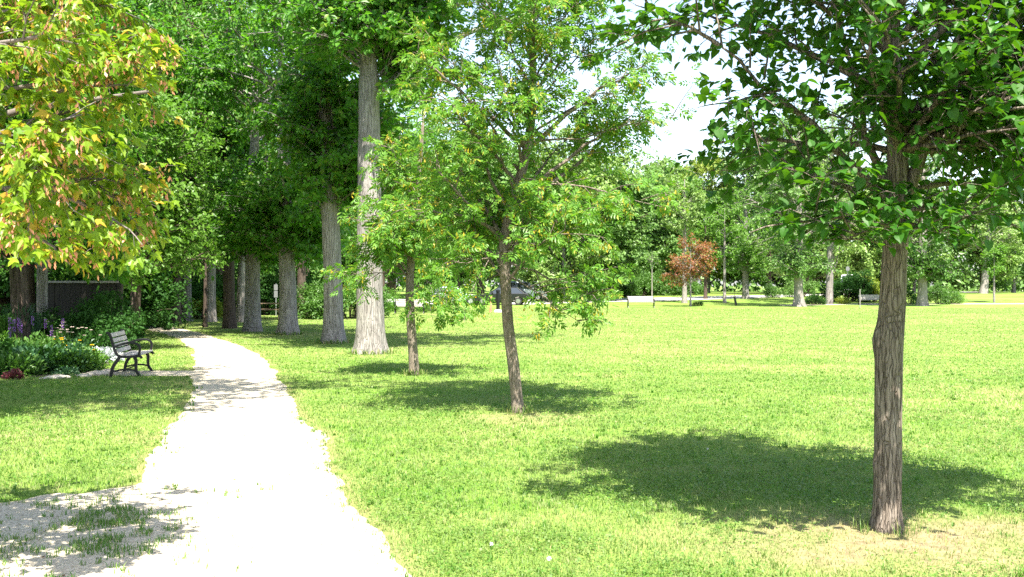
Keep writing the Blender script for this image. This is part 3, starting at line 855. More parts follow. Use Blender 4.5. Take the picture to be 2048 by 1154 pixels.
base = np.array([LX, LY, 0.0])
k = LY / FPX
lp = [(1774, 1062, 29), (1775, 1000, 26.5), (1776, 850, 26), (1778, 700, 26.5), (1785, 600, 25), (1790, 500, 23), (1797, 420, 22), (1796, 330, 20), (1791, 200, 17.5), (1785, 60, 15), (1781, -120, 11), (1785, -420, 4)]
path = [(*rel(u, v, LY, base), r * k) for u, v, r in lp]
D = LY
limbs = [limb(base, [(1780, 415, D), (1600, 225, D - .2), (1440, 92, D - .3)], .030),
         limb(base, [(1440, 92, D - .3), (1370, 50, D - .3), (1270, 10, D - .4)], .016),
         limb(base, [(1782, 400, D), (1725, 240, D + .1), (1655, -30, D + .2)], .036),
         limb(base, [(1808, 400, D), (1870, 215, D - .1), (1945, -20, D - .2)], .050),
         limb(base, [(1780, 425, D), (1690, 375, D - .3), (1560, 335, D - .6)], .022),
         limb(base, [(1805, 425, D), (1930, 415, D - .3), (2060, 470, D - .5)], .022),
         limb(base, [(1805, 385, D), (1960, 362, D + .3), (2130, 350, D + .6)], .024),
         limb(base, [(1865, 225, D), (1950, 180, D - .1), (2080, 110, D - .4)], .024),
         limb(base, [(1795, 75, D), (1870, 20, D), (1960, -50, D + .2)], .028),
         limb(base, [(1780, 430, D), (1640, 440, D - .5), (1500, 465, D - .75)], .016),
         limb(base, [(1800, 440, D), (1850, 455, D - .5), (1900, 480, D - .9)], .014),
         limb(base, [(1560, 180, D - .1), (1480, 200, D - .3), (1395, 215, D - .5)], .014),
         limb(base, [(1785, 440, D), (1740, 460, D - .5), (1690, 480, D - .7)], .014),
         limb(base, [(1795, 450, D), (1790, 470, D - .4), (1775, 495, D - .6)], .012),
         limb(base, [(1660, 30, D + .1), (1600, -20, D - .2), (1520, -40, D - .5)], .016)]
spec = dict(seed=3, path=path, sides=44, rings=90, flare=.26, flare_h=.09, amp=.085, roots=4,
            lumps=[(1.28, 0.0, .026, .085, .55), (1.36, .62 * math.pi, .016, .05, .4), (1.42, .5 * math.pi, -.016, .06, .3), (1.52, .55 * math.pi, .014, .05, .3), (.45, 0.1, .012, .05, .4)],
            lobes=[(17, (0.25, 0.2, 4.1), (2.0, 1.7, 1.6), -.35, .6), (14, (1.5, -.1, 2.95), (1.0, .9, .6), -.8, .4), (26, (0.1, -.85, 4.9), (1.8, 1.0, 1.0), -.6, .4), (5, (0.1, -1.0, 2.85), (1.2, .45, .5), -.9, .4), (20, (0.1, 0.2, 5.6), (1.4, 1.3, 1.1), -.3, .5), (8, (0.25, 0.7, 3.1), (1.9, 1.3, .9), -.6, .6)], limbs=limbs, rise=.5, zmin=2.55, arch=.08, flatz=.8,
            n2=7, l2=.60, n3=5, l3=.30, n4=12, per=6, size=.067, leaf=HEART, jit=.014, droop=.18, flat=2.1, t2=.20, tgrav=-.16,
            clip=lambda p: p[:, 2] > 1.95 - .10 * sstep(.9, .3, np.abs(p[:, 0])) + .55 * sstep(-.95, -1.25, p[:, 0]) + .55 * sstep(-1.3, -1.4, p[:, 0]))
make_tree('basswood_tree', 'young basswood with scaly brown trunk, big heart-shaped dark leaves, nearest tree on the lawn', 'tree', base, spec, 'bark_linden', 'leaf_linden')

base = np.array([AX, AY, 0.0]); D = AY; k = D / FPX
lp = [(1036, 828, 12.5), (1034, 800, 11.5), (1026, 720, 11.5), (1016, 650, 11), (1011, 570, 10.5), (1007, 480, 10), (1022, 420, 9.5), (1042, 350, 10), (1056, 290, 9), (1066, 220, 8), (1066, 120, 7), (1060, 0, 5.5), (1065, -160, 3)]
path = [(*rel(u, v, D, base), r * k) for u, v, r in lp]
limbs = [limb(base, [(1058, 280, D), (1150, 210, D), (1290, 130, D - .3)], .020),
         limb(base, [(1056, 290, D), (1180, 270, D + .1), (1350, 235, D - .2)], .018),
         limb(base, [(1020, 425, D), (960, 300, D), (905, 120, D)], .026),
         limb(base, [(1010, 470, D), (920, 430, D - .3), (800, 420, D - .5)], .020),
         limb(base, [(1040, 360, D), (1160, 370, D - .2), (1330, 415, D - .4)], .018),
         limb(base, [(1012, 520, D), (1110, 560, D - .3), (1190, 590, D - .5)], .016),
         limb(base, [(1012, 545, D), (1080, 590, D - .4), (1160, 645, D - .6)], .014),
         limb(base, [(1040, 345, D), (940, 200, D + .2), (850, 60, D + .2)], .022),
         limb(base, [(1066, 170, D), (1120, 60, D), (1180, -60, D)], .018),
         limb(base, [(1066, 180, D), (1000, 60, D), (930, -60, D)], .018),
         limb(base, [(1064, 230, D), (1150, 120, D), (1230, 60, D)], .016),
         limb(base, [(1012, 500, D), (960, 520, D - .4), (900, 520, D - .6)], .014)]
spec = dict(seed=8, path=path, sides=24, rings=60, flare=.28, flare_h=.10, amp=.06, roots=5,
            lobes=[(18, (0.05, 0.1, 4.0), (1.8, 1.5, 1.9), -.6, .5), (9, (0.1, 0.2, 5.9), (1.2, 1.2, 1.0), -.3, .5), (10, (.05, -.1, 2.75), (1.4, 1.2, .95), -.7, .4)], limbs=limbs, rise=.6, zmin=1.45, arch=.10,
            n2=7, l2=.60, n3=4, l3=.32, n4=6, per=4, size=.175, leaf=COMPOUND, jit=.015, droop=.30, flat=.9, t2=.25, lsides=5,
            extra={'seed_clumps': (KEY, .26, 9, .052, .035)}, clip=lambda p: p[:, 2] > 1.05)
make_tree('ash_tree', 'slim ash on the open lawn with leaning trunk, airy light leaves and yellow seed clusters', 'tree', base, spec, 'bark_ash', 'leaf_ash', extra_mats={'seed_clumps': 'ash_key'})

base = G(829, 750); D = base[1]; k = D / FPX
lp = [(829, 752, 10.5), (826, 700, 9.5), (821, 640, 9), (819, 580, 8.5), (822, 520, 8), (830, 440, 7), (838, 360, 5), (843, 290, 4), (848, 220, 2)]
path = [(*rel(u, v, D, base), r * k) for u, v, r in lp]
limbs = [limb(base, [(821, 545, D), (760, 545, D - .3), (690, 552, D - .5)], .014),
         limb(base, [(821, 560, D), (850, 590, D - .3), (866, 640, D - .5)], .013),
         limb(base, [(822, 540, D), (880, 580, D - .2), (935, 625, D - .4)], .014),
         limb(base, [(824, 500, D), (760, 440, D - .2), (740, 400, D - .4)], .016),
         limb(base, [(826, 470, D), (900, 410, D - .1), (985, 400, D - .3)], .018),
         limb(base, [(832, 420, D), (805, 350, D), (780, 280, D - .2)], .014)]
spec = dict(seed=12, path=path, sides=20, rings=44, flare=.2, flare_h=.08, amp=.05,
            lobes=[(12, (.05, 0, 2.7), (.95, 1.0, 1.05), -.7, .5), (5, (.1, 0, 3.7), (.7, .7, .7), -.5, .5)], limbs=limbs, rise=.6, zmin=1.5,
            n2=6, l2=.60, n3=3, l3=.34, n4=5, per=4, size=.22, leaf=COMPOUND, jit=.02, droop=.3, flat=.9, t2=.25, lsides=5,
            extra={'seed_clumps': (KEY, .30, 9, .058, .04)}, clip=lambda p: p[:, 2] > .95)
make_tree('ash_tree', 'smaller ash with straight thin dark trunk, beside the widest pale trunk', 'tree', base, spec, 'bark_ash', 'leaf_ash', extra_mats={'seed_clumps': 'ash_key'})

# ------------------------------------------------------------------ maple reaching in over the gravel
base = np.array([-5.1, 5.6, 0.0]); D = 5.4
path = [(0, 0, 0, .16), (.05, 0, 1, .13), (.15, 0, 2, .11), (.3, 0, 3, .09), (.45, 0, 4.2, .06), (.5, 0, 5.2, .03)]
limbs = [limb(base, [(-420, 480, D), (-120, 380, D), (150, 400, D - .2)], .026),
         limb(base, [(-420, 500, D), (-150, 430, D - .2), (60, 470, D - .5)], .020),
         limb(base, [(-400, 360, D), (-100, 200, D), (230, 160, D)], .028),
         limb(base, [(-400, 380, D), (-100, 300, D - .3), (160, 230, D - .4)], .024),
         limb(base, [(-380, 200, D), (-60, 60, D), (240, 10, D)], .026),
         limb(base, [(-380, 240, D), (-80, 110, D - .4), (120, 80, D - .7)], .022),
         limb(base, [(-380, 100, D), (0, -80, D), (200, -80, D)], .024),
         limb(base, [(150, 400, D - .2), (230, 440, D - .2), (285, 490, D - .3)], .010),
         limb(base, [(100, 385, D - .1), (160, 360, D), (250, 410, D)], .010),
         limb(base, [(100, 185, D), (220, 170, D - .2), (320, 190, D - .3)], .010),
         limb(base, [(60, 460, D - .4), (110, 500, D - .5), (140, 530, D - .5)], .009),
         limb(base, [(20, 330, D - .2), (60, 330, D - .5), (110, 300, D - .6)], .010),
         limb(base, [(-100, 420, D), (20, 350, D + .3), (120, 330, D + .4)], .012)]
spec = dict(seed=21, path=path, sides=16, rings=24, flare=.3, amp=.05,
            lobes=[(14, (1.6, .2, 3.0), (1.5, 1.2, .9), -.6, .3), (10, (.9, -.2, 3.7), (1.7, 1.2, 1.1), -.3, .4), (18, (1.75, .2, 2.2), (1.25, .9, .6), -.8, .3)], limbs=limbs, rise=.45, zmin=1.3,
            n2=8, l2=.40, n3=5, l3=.22, n4=9, per=11, size=.057, leaf=MAPLE, jit=.014, droop=.7, flat=.9, t2=.30, tgrav=-.28,
            extra={'seed_clumps': (KEY, .50, 14, .035, .024)}, clip=lambda p: (p[:, 2] > 1.70) & (p[:, 0] < 3.43 - .22 * np.abs(p[:, 2] - 2.7) + .12 * np.sin(p[:, 2] * 9)))
make_tree('maple_tree', 'yellow-green maple bough with hanging pink seed keys, reaching in over the gravel', 'tree', base, spec, 'bark_twig', 'leaf_maple', extra_mats={'seed_clumps': 'samara'})

# ------------------------------------------------------------------ the row of big grey trunks beside the path
def elm_path(h, r, lean=(0, 0)):
    return [(0, 0, 0, r * 1.08), (lean[0] * .05, 0, .6, r), (lean[0] * .2, 0, 2, r * .93), (lean[0] * .4, lean[1] * .4, 4, r * .84), (lean[0] * .7, lean[1] * .7, 6.5, r * .70), (lean[0], lean[1], h * .62, r * .48), (lean[0], lean[1], h * .95, r * .15)]


specA = dict(seed=31, path=elm_path(13, .335, (-.1, .3)), sides=40, rings=70, flare=.30, flare_h=.30, amp=.07, roots=6,
             lobes=[(26, (3.0, .6, 10.6), (4.8, 4.6, 3.0), -.6, .5), (9, (-1.5, 1.0, 11.0), (3.2, 3.4, 2.4), -.6, .5), (14, (-.5, .1, 8.0), (1.7, 1.9, 1.4), -.7, .4), (7, (0, -.55, 7.9), (1.0, .4, 1.0), -.9, .4), (12, (.9, .4, 7.2), (.6, .8, 1.8), -.9, .5), (8, (-.9, .3, 8.8), (1.2, 1.0, 1.2), -.9, .5)], rise=.5, zmin=6.2, flatz=.4, arch=.16,
             n2=7, l2=1.5, n3=6, l3=.50, n4=5, per=8, size=.165, jit=.05, droop=.4, t2=.3, leaf=OVAL)
make_tree('elm_tree', 'widest pale grey furrowed trunk, sunlit, nearest of the big trunks by the path', 'tree', G(741, 707), specA, 'bark_elm', 'leaf_elm', 'big grey trunks beside the path')
specB = dict(seed=37, path=elm_path(13, .285, (.2, .2)), sides=30, rings=50, flare=.30, flare_h=.30, amp=.07, roots=5,
             lobes=[(20, (0, 0, 9.5), (4.0, 4.2, 3.6), -.6, .6), (16, (0, 0, 5.6), (2.4, 2.6, 1.7), -.7, .5), (16, (0, -.2, 4.6), (1.3, 1.4, 1.2), -.7, .4), (18, (.2, .3, 6.6), (1.1, 1.1, 1.6), -.9, .4)], rise=.35, zmin=3.4, arch=.10, flatz=.4,
             n2=7, l2=1.3, n3=6, l3=.48, n4=6, per=8, size=.165, jit=.05, droop=.5, t2=.22, leaf=OVAL)
elmB = make_tree('elm_tree', 'straight grey furrowed trunk just behind the widest sunlit one', 'tree', G(667, 686), specB, 'bark_elm', 'leaf_elm', 'big grey trunks beside the path', rz=2.2, scale=.98)
specC = dict(seed=43, path=elm_path(12, .29, (-.2, -.2)), sides=28, rings=46, flare=.40, flare_h=.32, amp=.08, roots=5,
             lobes=[(18, (0, 0, 8.5), (4.2, 4.2, 3.6), -.6, .6), (26, (0, -.2, 4.2), (2.4, 2.4, 2.0), -.8, .4), (12, (0, 0, 3.6), (1.0, 1.0, 1.2), -.8, .5)], flatz=.4, rise=.3, zmin=2.1, arch=.10,
             n2=7, l2=1.2, n3=6, l3=.48, n4=6, per=8, size=.17, jit=.05, droop=.5, t2=.2, leaf=OVAL)
elmC = make_tree('elm_tree', 'shaded grey trunk with dark leaf skirt, left of the straight furrowed trunk', 'tree', G(577, 669), specC, 'bark_elm', 'leaf_elm', 'big grey trunks beside the path')
copy_thing(elmC, 'grey trunk flaring widely to the left at its foot, dappled with sun', G(506, 663), 1.3, .94)
copy_thing(elmB, 'slim grey-brown trunk on the lawn where the path bends away', G(459, 657), 4.1, (.76, .76, 1.25), bark='bark_dark')
copy_thing(elmB, 'pale whitish trunk half hidden behind the flaring trunk', G(484, 644), 5.3, .86, bark='bark_pale')
copy_thing(elmC, 'short-looking pale trunk right of the path bend, sunlit on its left', G(421, 644), 3.9, (.74, .74, 1.3), bark='bark_pale')
copy_thing(elmB, 'twin grey trunk in the shade behind the path bend, left stem', G(361, 641), 1.0, (.78, .78, 1.5), bark='bark_dark')
copy_thing(elmB, 'twin grey trunk in the shade behind the path bend, right stem', G(374, 642), 2.9, (.72, .72, 1.45), bark='bark_elm')
reseed(5)
b = thing('young_tree', 'thin dark young tree between path bend and pale sunlit trunk', 'tree', G(410, 655))
tb, cb = MB(), MB(); trunk_mesh(tb, [(0, 0, 0, .09), (.02, 0, 1.5, .07), (0, 0, 3.5, .05), (.1, 0, 5.0, .02)], 10, 16, .3, .1)
Bl = children(np.array([[(0, 0, 1.8), (.05, 0, 3.4), (.1, 0, 5.0)]], float), 18, 0, 1, 1.0); branch_tubes(tb, Bl, np.full(18, .018), np.full(18, .004), 4, 4)
Bl2 = children(Bl, 6, .2, 1, .5); foliage(cb, RHOMB, Bl2, 9, .13)
tb.build('trunk', M['bark_dark'], b, True); cb.build('crown', M['leaf_elm'], b)

# ------------------------------------------------------------------ woods left of and behind the path
def wood_spec(seed, h, rad, low, r=.22, size=.21, n=30, leaf=RHOMB):
    return dict(seed=seed, path=[(0, 0, 0, r * 1.05), (.05, 0, 1, r), (.15, .1, h * .35, r * .72), (.1, .2, h * .65, r * .45), (.1, .1, h * .93, r * .1)], sides=14, rings=20, flare=.4, flare_h=.3, amp=.06,
                lobes=[(n, (0, 0, h * .66), (rad, rad, h * .30), -.8, .55), (n // 2, (0, 0, (low + h * .5) / 2), (rad * .85, rad * .85, (h * .5 - low) / 2 + .4), -.9, .6)], rise=.45, zmin=low + .2, arch=.12, flatz=.4,
                n2=7, l2=rad * .38, n3=6, l3=.55, n4=5, per=7, size=size, jit=.08, droop=.35, t2=.3, lsides=5, twigs=False, leaf=leaf)


woodA = make_tree('wood_tree', 'tall leafy tree deep in the dark wood beyond the path', 'tree', (-17.5, 52, 0), wood_spec(51, 18.5, 4.6, 2.2), 'bark_dark', 'leaf_wood', 'trees in the dark wood')
woodB = make_tree('wood_tree', 'tall leafy tree deep in the dark wood beyond the path', 'tree', (-24, 50, 0), wood_spec(52, 17, 4.8, 1.6), 'bark_dark', 'leaf_elm', 'trees in the dark wood')
woodC = make_tree('wood_tree', 'tall leafy tree deep in the dark wood beyond the path', 'tree', (-12.5, 60, 0), wood_spec(53, 19, 4.8, 2.0), 'bark_dark', 'leaf_wood', 'trees in the dark wood')
WL = 'tall leafy tree deep in the dark wood beyond the path'
for (src, x, y, rz, s, lm) in [(woodA, -31, 54, 1.1, 1.0, None), (woodB, -20.5, 64, 2.3, 1.15, None), (woodC, -27, 66, .4, 1.1, None), (woodA, -35, 62, 2.9, 1.15, 'leaf_elm'), (woodB, -9.5, 73, 4.0, 1.05, None),
                               (woodC, -18, 80, 5.0, 1.1, None), (woodA, -4.5, 84, 3.3, .95, None), (woodB, -27, 84, .9, 1.2, None), (woodC, -38, 80, 1.9, 1.2, None), (woodC, -23, 44, 4.2, .85, 'leaf_elm'), (woodA, -29, 43, .2, .8, None), (woodB, -11, 92, .3, 1.1, None)]:
    copy_thing(src, WL, (x, y, float(hgt(x, y))), rz, s, lm, None, 'trees in the dark wood')

EDGE = []
for (src, x, y, rz, s) in [(woodA, -14.2, 42, .5, .95), (woodB, -16.4, 39, 2.6, .95), (woodC, -19.0, 47, 1.8, 1.05), (woodA, -21.5, 38, 4.4, .95), (woodB, -16.5, 56, 5.2, 1.25)]:
    copy_thing(src, WL, (x, y, 0), rz, (s * .9, s * .9, s), 'leaf_elm', None, 'trees in the dark wood')
# trees left of the path, between the garden and the wood
lay = wood_spec(57, 8.2, 2.9, 1.8, .16, .15, 30, OVAL); lay['n3'] = 7; lay['twigs'] = True
leftA = make_tree('leafy_tree', 'bright layered leafy tree leaning over the path behind the garden bench', 'tree', (-11.6, 30.5, 0), lay, 'bark_dark', 'leaf_light')
copy_thing(leftA, 'dark leafy tree standing over the wooden fence panel and its shrubs', (-11.2, 22.7, 0), 2.2, (1.2, 1.2, 1.2), 'leaf_elm')
copy_thing(leftA, 'bright leafy tree where the path disappears into shade', (-15.2, 37.5, 0), 4.0, (1.05, 1.05, 1.15), 'leaf_wood')
copy_thing(woodB, 'dark tree behind the flower bed, trunk left of the fence', (-15.8, 31, 0), 1.4, .85, 'leaf_elm')
copy_thing(woodA, 'high-crowned dark tree above the fence and layered tree', (-18.5, 36, 0), 1.2, .95, 'leaf_elm')
copy_thing(woodC, 'dark tree over the flower bed, mostly behind the maple bough', (-13.8, 22.5, 0), 2.6, (.62, .62, .72), 'leaf_elm')
spc = dict(seed=58, path=[(0, 0, 0, .26), (.1, 0, 2, .22), (.6, .1, 4.5, .18), (1.2, .2, 7, .12), (1.5, .2, 10, .03)], sides=18, rings=30, flare=.4, amp=.06,
           lobes=[(24, (4.1, 1.3, 8.6), (3.9, 3.9, 1.7), -.5, .4), (16, (1.6, -.6, 6.6), (3.4, 1.9, .9), -.6, .4)], rise=.35, zmin=3.0, arch=.10,
           n2=8, l2=1.5, n3=6, l3=.6, n4=6, per=9, size=.16, jit=.06, droop=.4, t2=.3, leaf=OVAL)
make_tree('leafy_tree', 'high-crowned tree arching over the gravel path, its twigs at the top edge', 'tree', (-9.0, 10.4, 0), spc, 'bark_dark', 'leaf_elm')
copy_thing(leftA, 'leafy tree shading the flower bed from the left, mostly outside the picture', (-11.9, 15.2, 0), 1.9, (1.35, 1.35, 1.1), 'leaf_elm')  # tree added out of view so that its crown shades the bed
copy_thing(woodB, WL, (-23.5, 57, 0), 3.7, 1.2, None, None, 'trees in the dark wood')
copy_thing(woodC, 'tall dark tree filling the gap behind the maple bough', (-19.5, 42, 0), 5.5, (.95, .95, 1.05), 'leaf_elm')
for (u, y_, s_, kk) in [(30, 33, 1.5, 'tall'), (120, 34, 1.5, 'wide'), (190, 35, 1.5, 'tall'), (260, 38, 1.4, 'wide'), (-40, 31, 1.5, 'wide'), (70, 42, 1.9, 'tall'), (160, 44, 1.9, 'wide'), (5, 44, 2.0, 'wide'), (225, 46, 2.0, 'tall')]:
    EDGE.append((kk, ((u - 1024) / FPX * y_, y_, 0), s_))
reseed(77)
for (u, v, r, lab) in [(86, 690, .15, 'straight grey trunk standing at the left end of the wooden fence'), (63, 689, .13, 'dark slim trunk just left of the grey trunk by the fence'), (42, 690, .13, 'dark trunk at the left picture edge behind the purple flowers')]:
    g_ = G(u, v); g_ = np.array([(u - 1024) / FPX * 26.3, 26.3, 0])
    t_ = thing('wood_trunk_tree', lab, 'tree', g_, rng.uniform(0, 6), 'bare trunks by the fence'); tb, cb = MB(), MB()
    tr = trunk_mesh(tb, [(0, 0, 0, r), (.05, 0, 2, r * .9), (0, .1, 5, r * .6), (0, .1, 8, r * .2)], 16, 30, .25, .15, .07, 4, (), int(u))
    B1, r1 = limbs_to(tr, shell(12, (0, 0, 6), (1.8, 1.8, 2.4), -.6, .6), .5, .1, 2.8); branch_tubes(tb, B1, r1, r1 * .25, 5, 6)
    B2 = children(B1, 6, .3, 1, .9); B3 = children(B2, 5, .2, 1, .5); foliage(cb, OVAL, B3, 7, .14, jit=.05)
    tb.build('trunk', M['bark_elm' if u == 86 else 'bark_dark'], t_, True); cb.build('crown', M['leaf_elm'], t_)

# ------------------------------------------------------------------ shrubs
def shrub_mesh(seed, rx, ry, h, n, size, tpl=RHOMB, lobes=9):
    reseed(seed); tb, cb = MB(), MB()
    ends = np.stack([rng.uniform(-1, 1, lobes) * rx * .75, rng.uniform(-1, 1, lobes) * ry * .75, rng.uniform(.45, .95, lobes) * h], 1)
    ends[:, 2] *= 1 - .35 * ((ends[:, 0] / rx) ** 2 + (ends[:, 1] / ry) ** 2)
    more = np.stack([rng.uniform(-1, 1, lobes) * rx * .9, rng.uniform(-1, 1, lobes) * ry * .9, rng.uniform(.12, .45, lobes) * h], 1)
    ends = np.concatenate([ends, more])
    p0 = ends * np.array([.25, .25, 0]); B1 = np.stack([p0, (p0 + ends) / 2 + np.array([0, 0, .2 * h]), ends], 1)
    branch_tubes(tb, B1, np.full(len(B1), .016 + .006 * h), np.full(len(B1), .006), 4, 5)
    B2 = children(B1, 7, .35, 1.0, .38 * min(rx, h), 1.0, .2, -.05); B3 = children(B2, 4, .2, 1.0, .2 * min(rx, h) + .06, .9, .1, -.05)
    foliage(cb, tpl, B3, max(2, n // len(B3)), size, 0, 1.1, size * .5, .25, 1.0)
    return tb.mesh('stems', M['bark_dark'], True), cb, None


SH = {}
for key, a in dict(round=(61, 1.3, 1.2, 1.5, 6500, .10), wide=(62, 2.2, 1.3, 1.7, 9000, .12), tall=(63, 1.3, 1.2, 2.6, 8000, .11), low=(64, 1.1, .8, .8, 4500, .08)).items():
    st, cb, _ = shrub_mesh(*a); SH[key] = (st, cb.mesh('leaves', M['leaf_shrub']))


def shrub(key, label, loc, s, rz, leafm, group=None, name='shrub', cat='shrub'):
    t = thing(name, label, cat, loc, rz, group); t.scale = (s,) * 3 if np.isscalar(s) else s
    link('stem', SH[key][0], t); link('foliage', variant(SH[key][1], leafm), t)
    return t


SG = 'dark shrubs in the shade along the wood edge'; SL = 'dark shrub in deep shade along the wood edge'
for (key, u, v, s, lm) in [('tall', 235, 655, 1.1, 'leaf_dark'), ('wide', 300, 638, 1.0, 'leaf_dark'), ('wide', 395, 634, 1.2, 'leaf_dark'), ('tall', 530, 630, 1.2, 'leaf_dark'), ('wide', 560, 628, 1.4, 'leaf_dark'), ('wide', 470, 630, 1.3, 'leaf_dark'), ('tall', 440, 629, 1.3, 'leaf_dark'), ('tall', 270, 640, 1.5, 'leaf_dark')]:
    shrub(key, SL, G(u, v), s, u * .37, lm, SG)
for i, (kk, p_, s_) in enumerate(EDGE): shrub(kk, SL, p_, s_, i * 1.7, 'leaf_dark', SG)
shrub('wide', 'lime leafy shrub glowing between the twin trunks and the pale trunk', G(398, 638), .62, .4, 'leaf_lime')
shrub('wide', 'rounded green shrub between the two nearest big trunks', G(700, 637), 1.15, 1.0, 'leaf_shrub')
shrub('wide', 'rounded green shrub left of the straight furrowed trunk', G(634, 637), 1.05, 2.0, 'leaf_shrub')
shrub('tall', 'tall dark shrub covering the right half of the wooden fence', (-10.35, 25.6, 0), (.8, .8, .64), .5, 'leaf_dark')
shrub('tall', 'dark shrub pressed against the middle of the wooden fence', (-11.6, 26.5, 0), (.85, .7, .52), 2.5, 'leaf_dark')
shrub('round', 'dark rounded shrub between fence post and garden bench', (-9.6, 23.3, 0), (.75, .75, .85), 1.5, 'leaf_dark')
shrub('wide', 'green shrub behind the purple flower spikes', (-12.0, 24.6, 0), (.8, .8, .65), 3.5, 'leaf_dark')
for i, (u, v, s, key) in enumerate([(1240, 603, 1.35, 'wide'), (1290, 601, 1.5, 'wide'), (1345, 599, 1.5, 'wide'), (1400, 597, 1.25, 'wide')]):
    shrub(key, ['light green hedge shrub left of the white-slatted lawn bench', 'light green hedge shrub straight behind the white-slatted lawn bench', 'light green hedge shrub left of the red-leaved tree', 'green hedge shrub right behind the red-leaved tree'][i], G(u, v - 4.5) + np.array([0, 5.5, 0]), s, i * 1.3, 'leaf_shrub', 'hedge shrubs beyond the road')
for (key, u, v, s, lm, lab) in [('wide', 1690, 603.5, 1.5, 'leaf_dark', 'dark green rounded shrub left behind the grey-slatted bench'), ('tall', 1722, 603.5, 1.2, 'leaf_dark', 'tall dark shrub straight behind the grey-slatted bench'), ('tall', 1752, 603.5, 1.05, 'leaf_lime', 'yellow-green shrub between the grey-slatted bench and the basswood trunk'),
                                ('low', 1686, 608, .7, 'leaf_lime', 'low lime plant at the foot of the dark shrubs, left of the grey-slatted bench'), ('low', 1630, 609, 1.1, 'leaf_dark', 'low dark shrub between the flared trunk and the split trunk'), ('round', 1880, 608, 1.05, 'leaf_shrub', 'rounded feathery shrub right of the leafy-skirted trunk'),
                                ('round', 1905, 607, .85, 'leaf_light', 'light grassy mound shrub at the right end of the shrub bed'), ('round', 1815, 608, .9, 'leaf_dark', 'dark shrub between basswood trunk and leafy-skirted trunk'), ('round', 1545, 595, .9, 'leaf_shrub', 'small clipped round shrub behind the road, left of the flared trunk'),
                                ('wide', 1955, 581, 1.9, 'leaf_yellow', 'yellowish shrub beyond the road, behind the far grey trunk'), ('wide', 2020, 580, 2.0, 'leaf_far', 'greyish green shrub beyond the road at the right edge'), ('wide', 1900, 583, 1.9, 'leaf_far', 'reddish-flecked green shrub beyond the road, left of the yellowish one'),
                                ('low', 1395, 612, .45, 'leaf_dark', 'low dark plant beside the thin dark post stub'), ('round', 1600, 594, 1.3, 'leaf_fardark', 'dark shrub behind the flared white-footed trunk')]:
    shrub(key, lab, G(u, v), s, u * .77, lm)
for (key, u, v, s, lm, lab) in [('round', 780, 622, .8, 'leaf_light', 'feathery light plant left of the pale bench by the ash'), ('round', 862, 622, 1.0, 'leaf_light', 'tall feathery light plant right of the pale bench by the ash'), ('round', 840, 620, .8, 'leaf_shrub', 'green plant behind the pale bench by the ash'), ('wide', 760, 612, 1.0, 'leaf_shrub', 'green shrub half hidden behind the widest trunk')]:
    shrub(key, lab, G(u, v), s, u * .7, lm)

# ------------------------------------------------------------------ trees across the lawn
def far_spec(seed, h, rad, low, size=.40, n=34, r=.22): 
    s = wood_spec(seed, h, rad, low, r, size, n); s['n3'] = 6; s['l3'] = .8; s['per'] = 9; s['jit'] = .14; s['zmin'] = 1.2
    return s


farA = make_tree('park_tree', 'broad green tree behind the ash, left of the car under it', 'tree', G(905, 602) + np.array([0, 0, 0]), far_spec(71, 16, 5.6, 1.2), 'bark_dark', 'leaf_fardark')
farB = make_tree('park_tree', 'rounded pale green tree behind the white-slatted bench', 'tree', (14.5, 117, .65), far_spec(72, 17, 5.8, .9), 'bark_elm', 'leaf_far')
farC = make_tree('park_tree', 'tall yellow-green tree on the skyline right of the red-leaved tree', 'tree', (24, 122, .65), far_spec(73, 18, 6.0, 1.2), 'bark_elm', 'leaf_yellow')
FAR = [(farA, 'dark green tree whose trunk stands behind the parked black car', G(958, 606), 1.0, .95, None, None), (farB, 'green tree with greyish trunk right behind the ash foliage', G(1130, 603), 2.0, .92, 'leaf_far', None), (farA, 'dark tree whose slim trunk stands left of the hedge shrubs', G(1213, 600), 3.1, .85, 'leaf_fardark', 'bark_dark'),
       (farC, 'green tree far behind the ash, tallest in the gap left of the lawn bench', (5.5, 122, .65), .4, .95, 'leaf_far', None), (farB, 'dark green tree behind the hedge and lawn bench', (9.5, 112, .65), 2.2, .86, 'leaf_fardark', None), (farA, 'dark tree straight behind the red-leaved tree', (17.0, 111, .65), 1.2, .95, 'leaf_fardark', None),
       (farC, 'pale tree between red-leaved tree and tall yellow-green tree', (20.5, 128, .65), 2.2, .98, 'leaf_far', None), (farB, 'broad tall green tree on the skyline left of the basswood', (30, 116, .65), 3.2, 1.22, 'leaf_fardark', None), (farA, 'green tree behind the flared white-footed trunk', (33.5, 113, .65), 4.0, 1.1, 'leaf_far', None),
       (farC, 'yellowish tree seen just left of the basswood trunk, far back', (37.5, 124, .65), 1.0, 1.0, 'leaf_yellow', None), (farA, 'green tree far back behind the basswood trunk', (42, 118, .65), 2.5, 1.05, 'leaf_far', None), (farB, 'pale green tree far back right of the basswood trunk', (47.5, 121, .65), 5.1, .95, 'leaf_far', None),
       (farC, 'dark green tree far back above the yellowish shrub', (52.5, 130, .65), .2, .88, 'leaf_fardark', None), (farA, 'green tree at the right edge beyond the road', (58.5, 124, .65), 3.6, .9, 'leaf_far', None), (farB, 'green tree beyond the right edge road, partly cut off', (64.5, 128, .65), 4.6, .95, 'leaf_fardark', None),
       (farB, 'dark tree closing the view behind the parked silver car', (-9.5, 101, .65), 2.6, 1.05, 'leaf_fardark', None), (farC, 'tall tree behind the ash crown, left of its trunk', (-3.5, 116, .65), 1.6, 1.1, 'leaf_far', None), (farA, 'mid green tree behind the ash crown, right of its trunk', (3.5, 104, .65), 5.6, .8, 'leaf_fardark', None)]
for (src, lab, loc, rz, s, lm, bm) in FAR: copy_thing(src, lab, loc, rz, s, lm, bm)


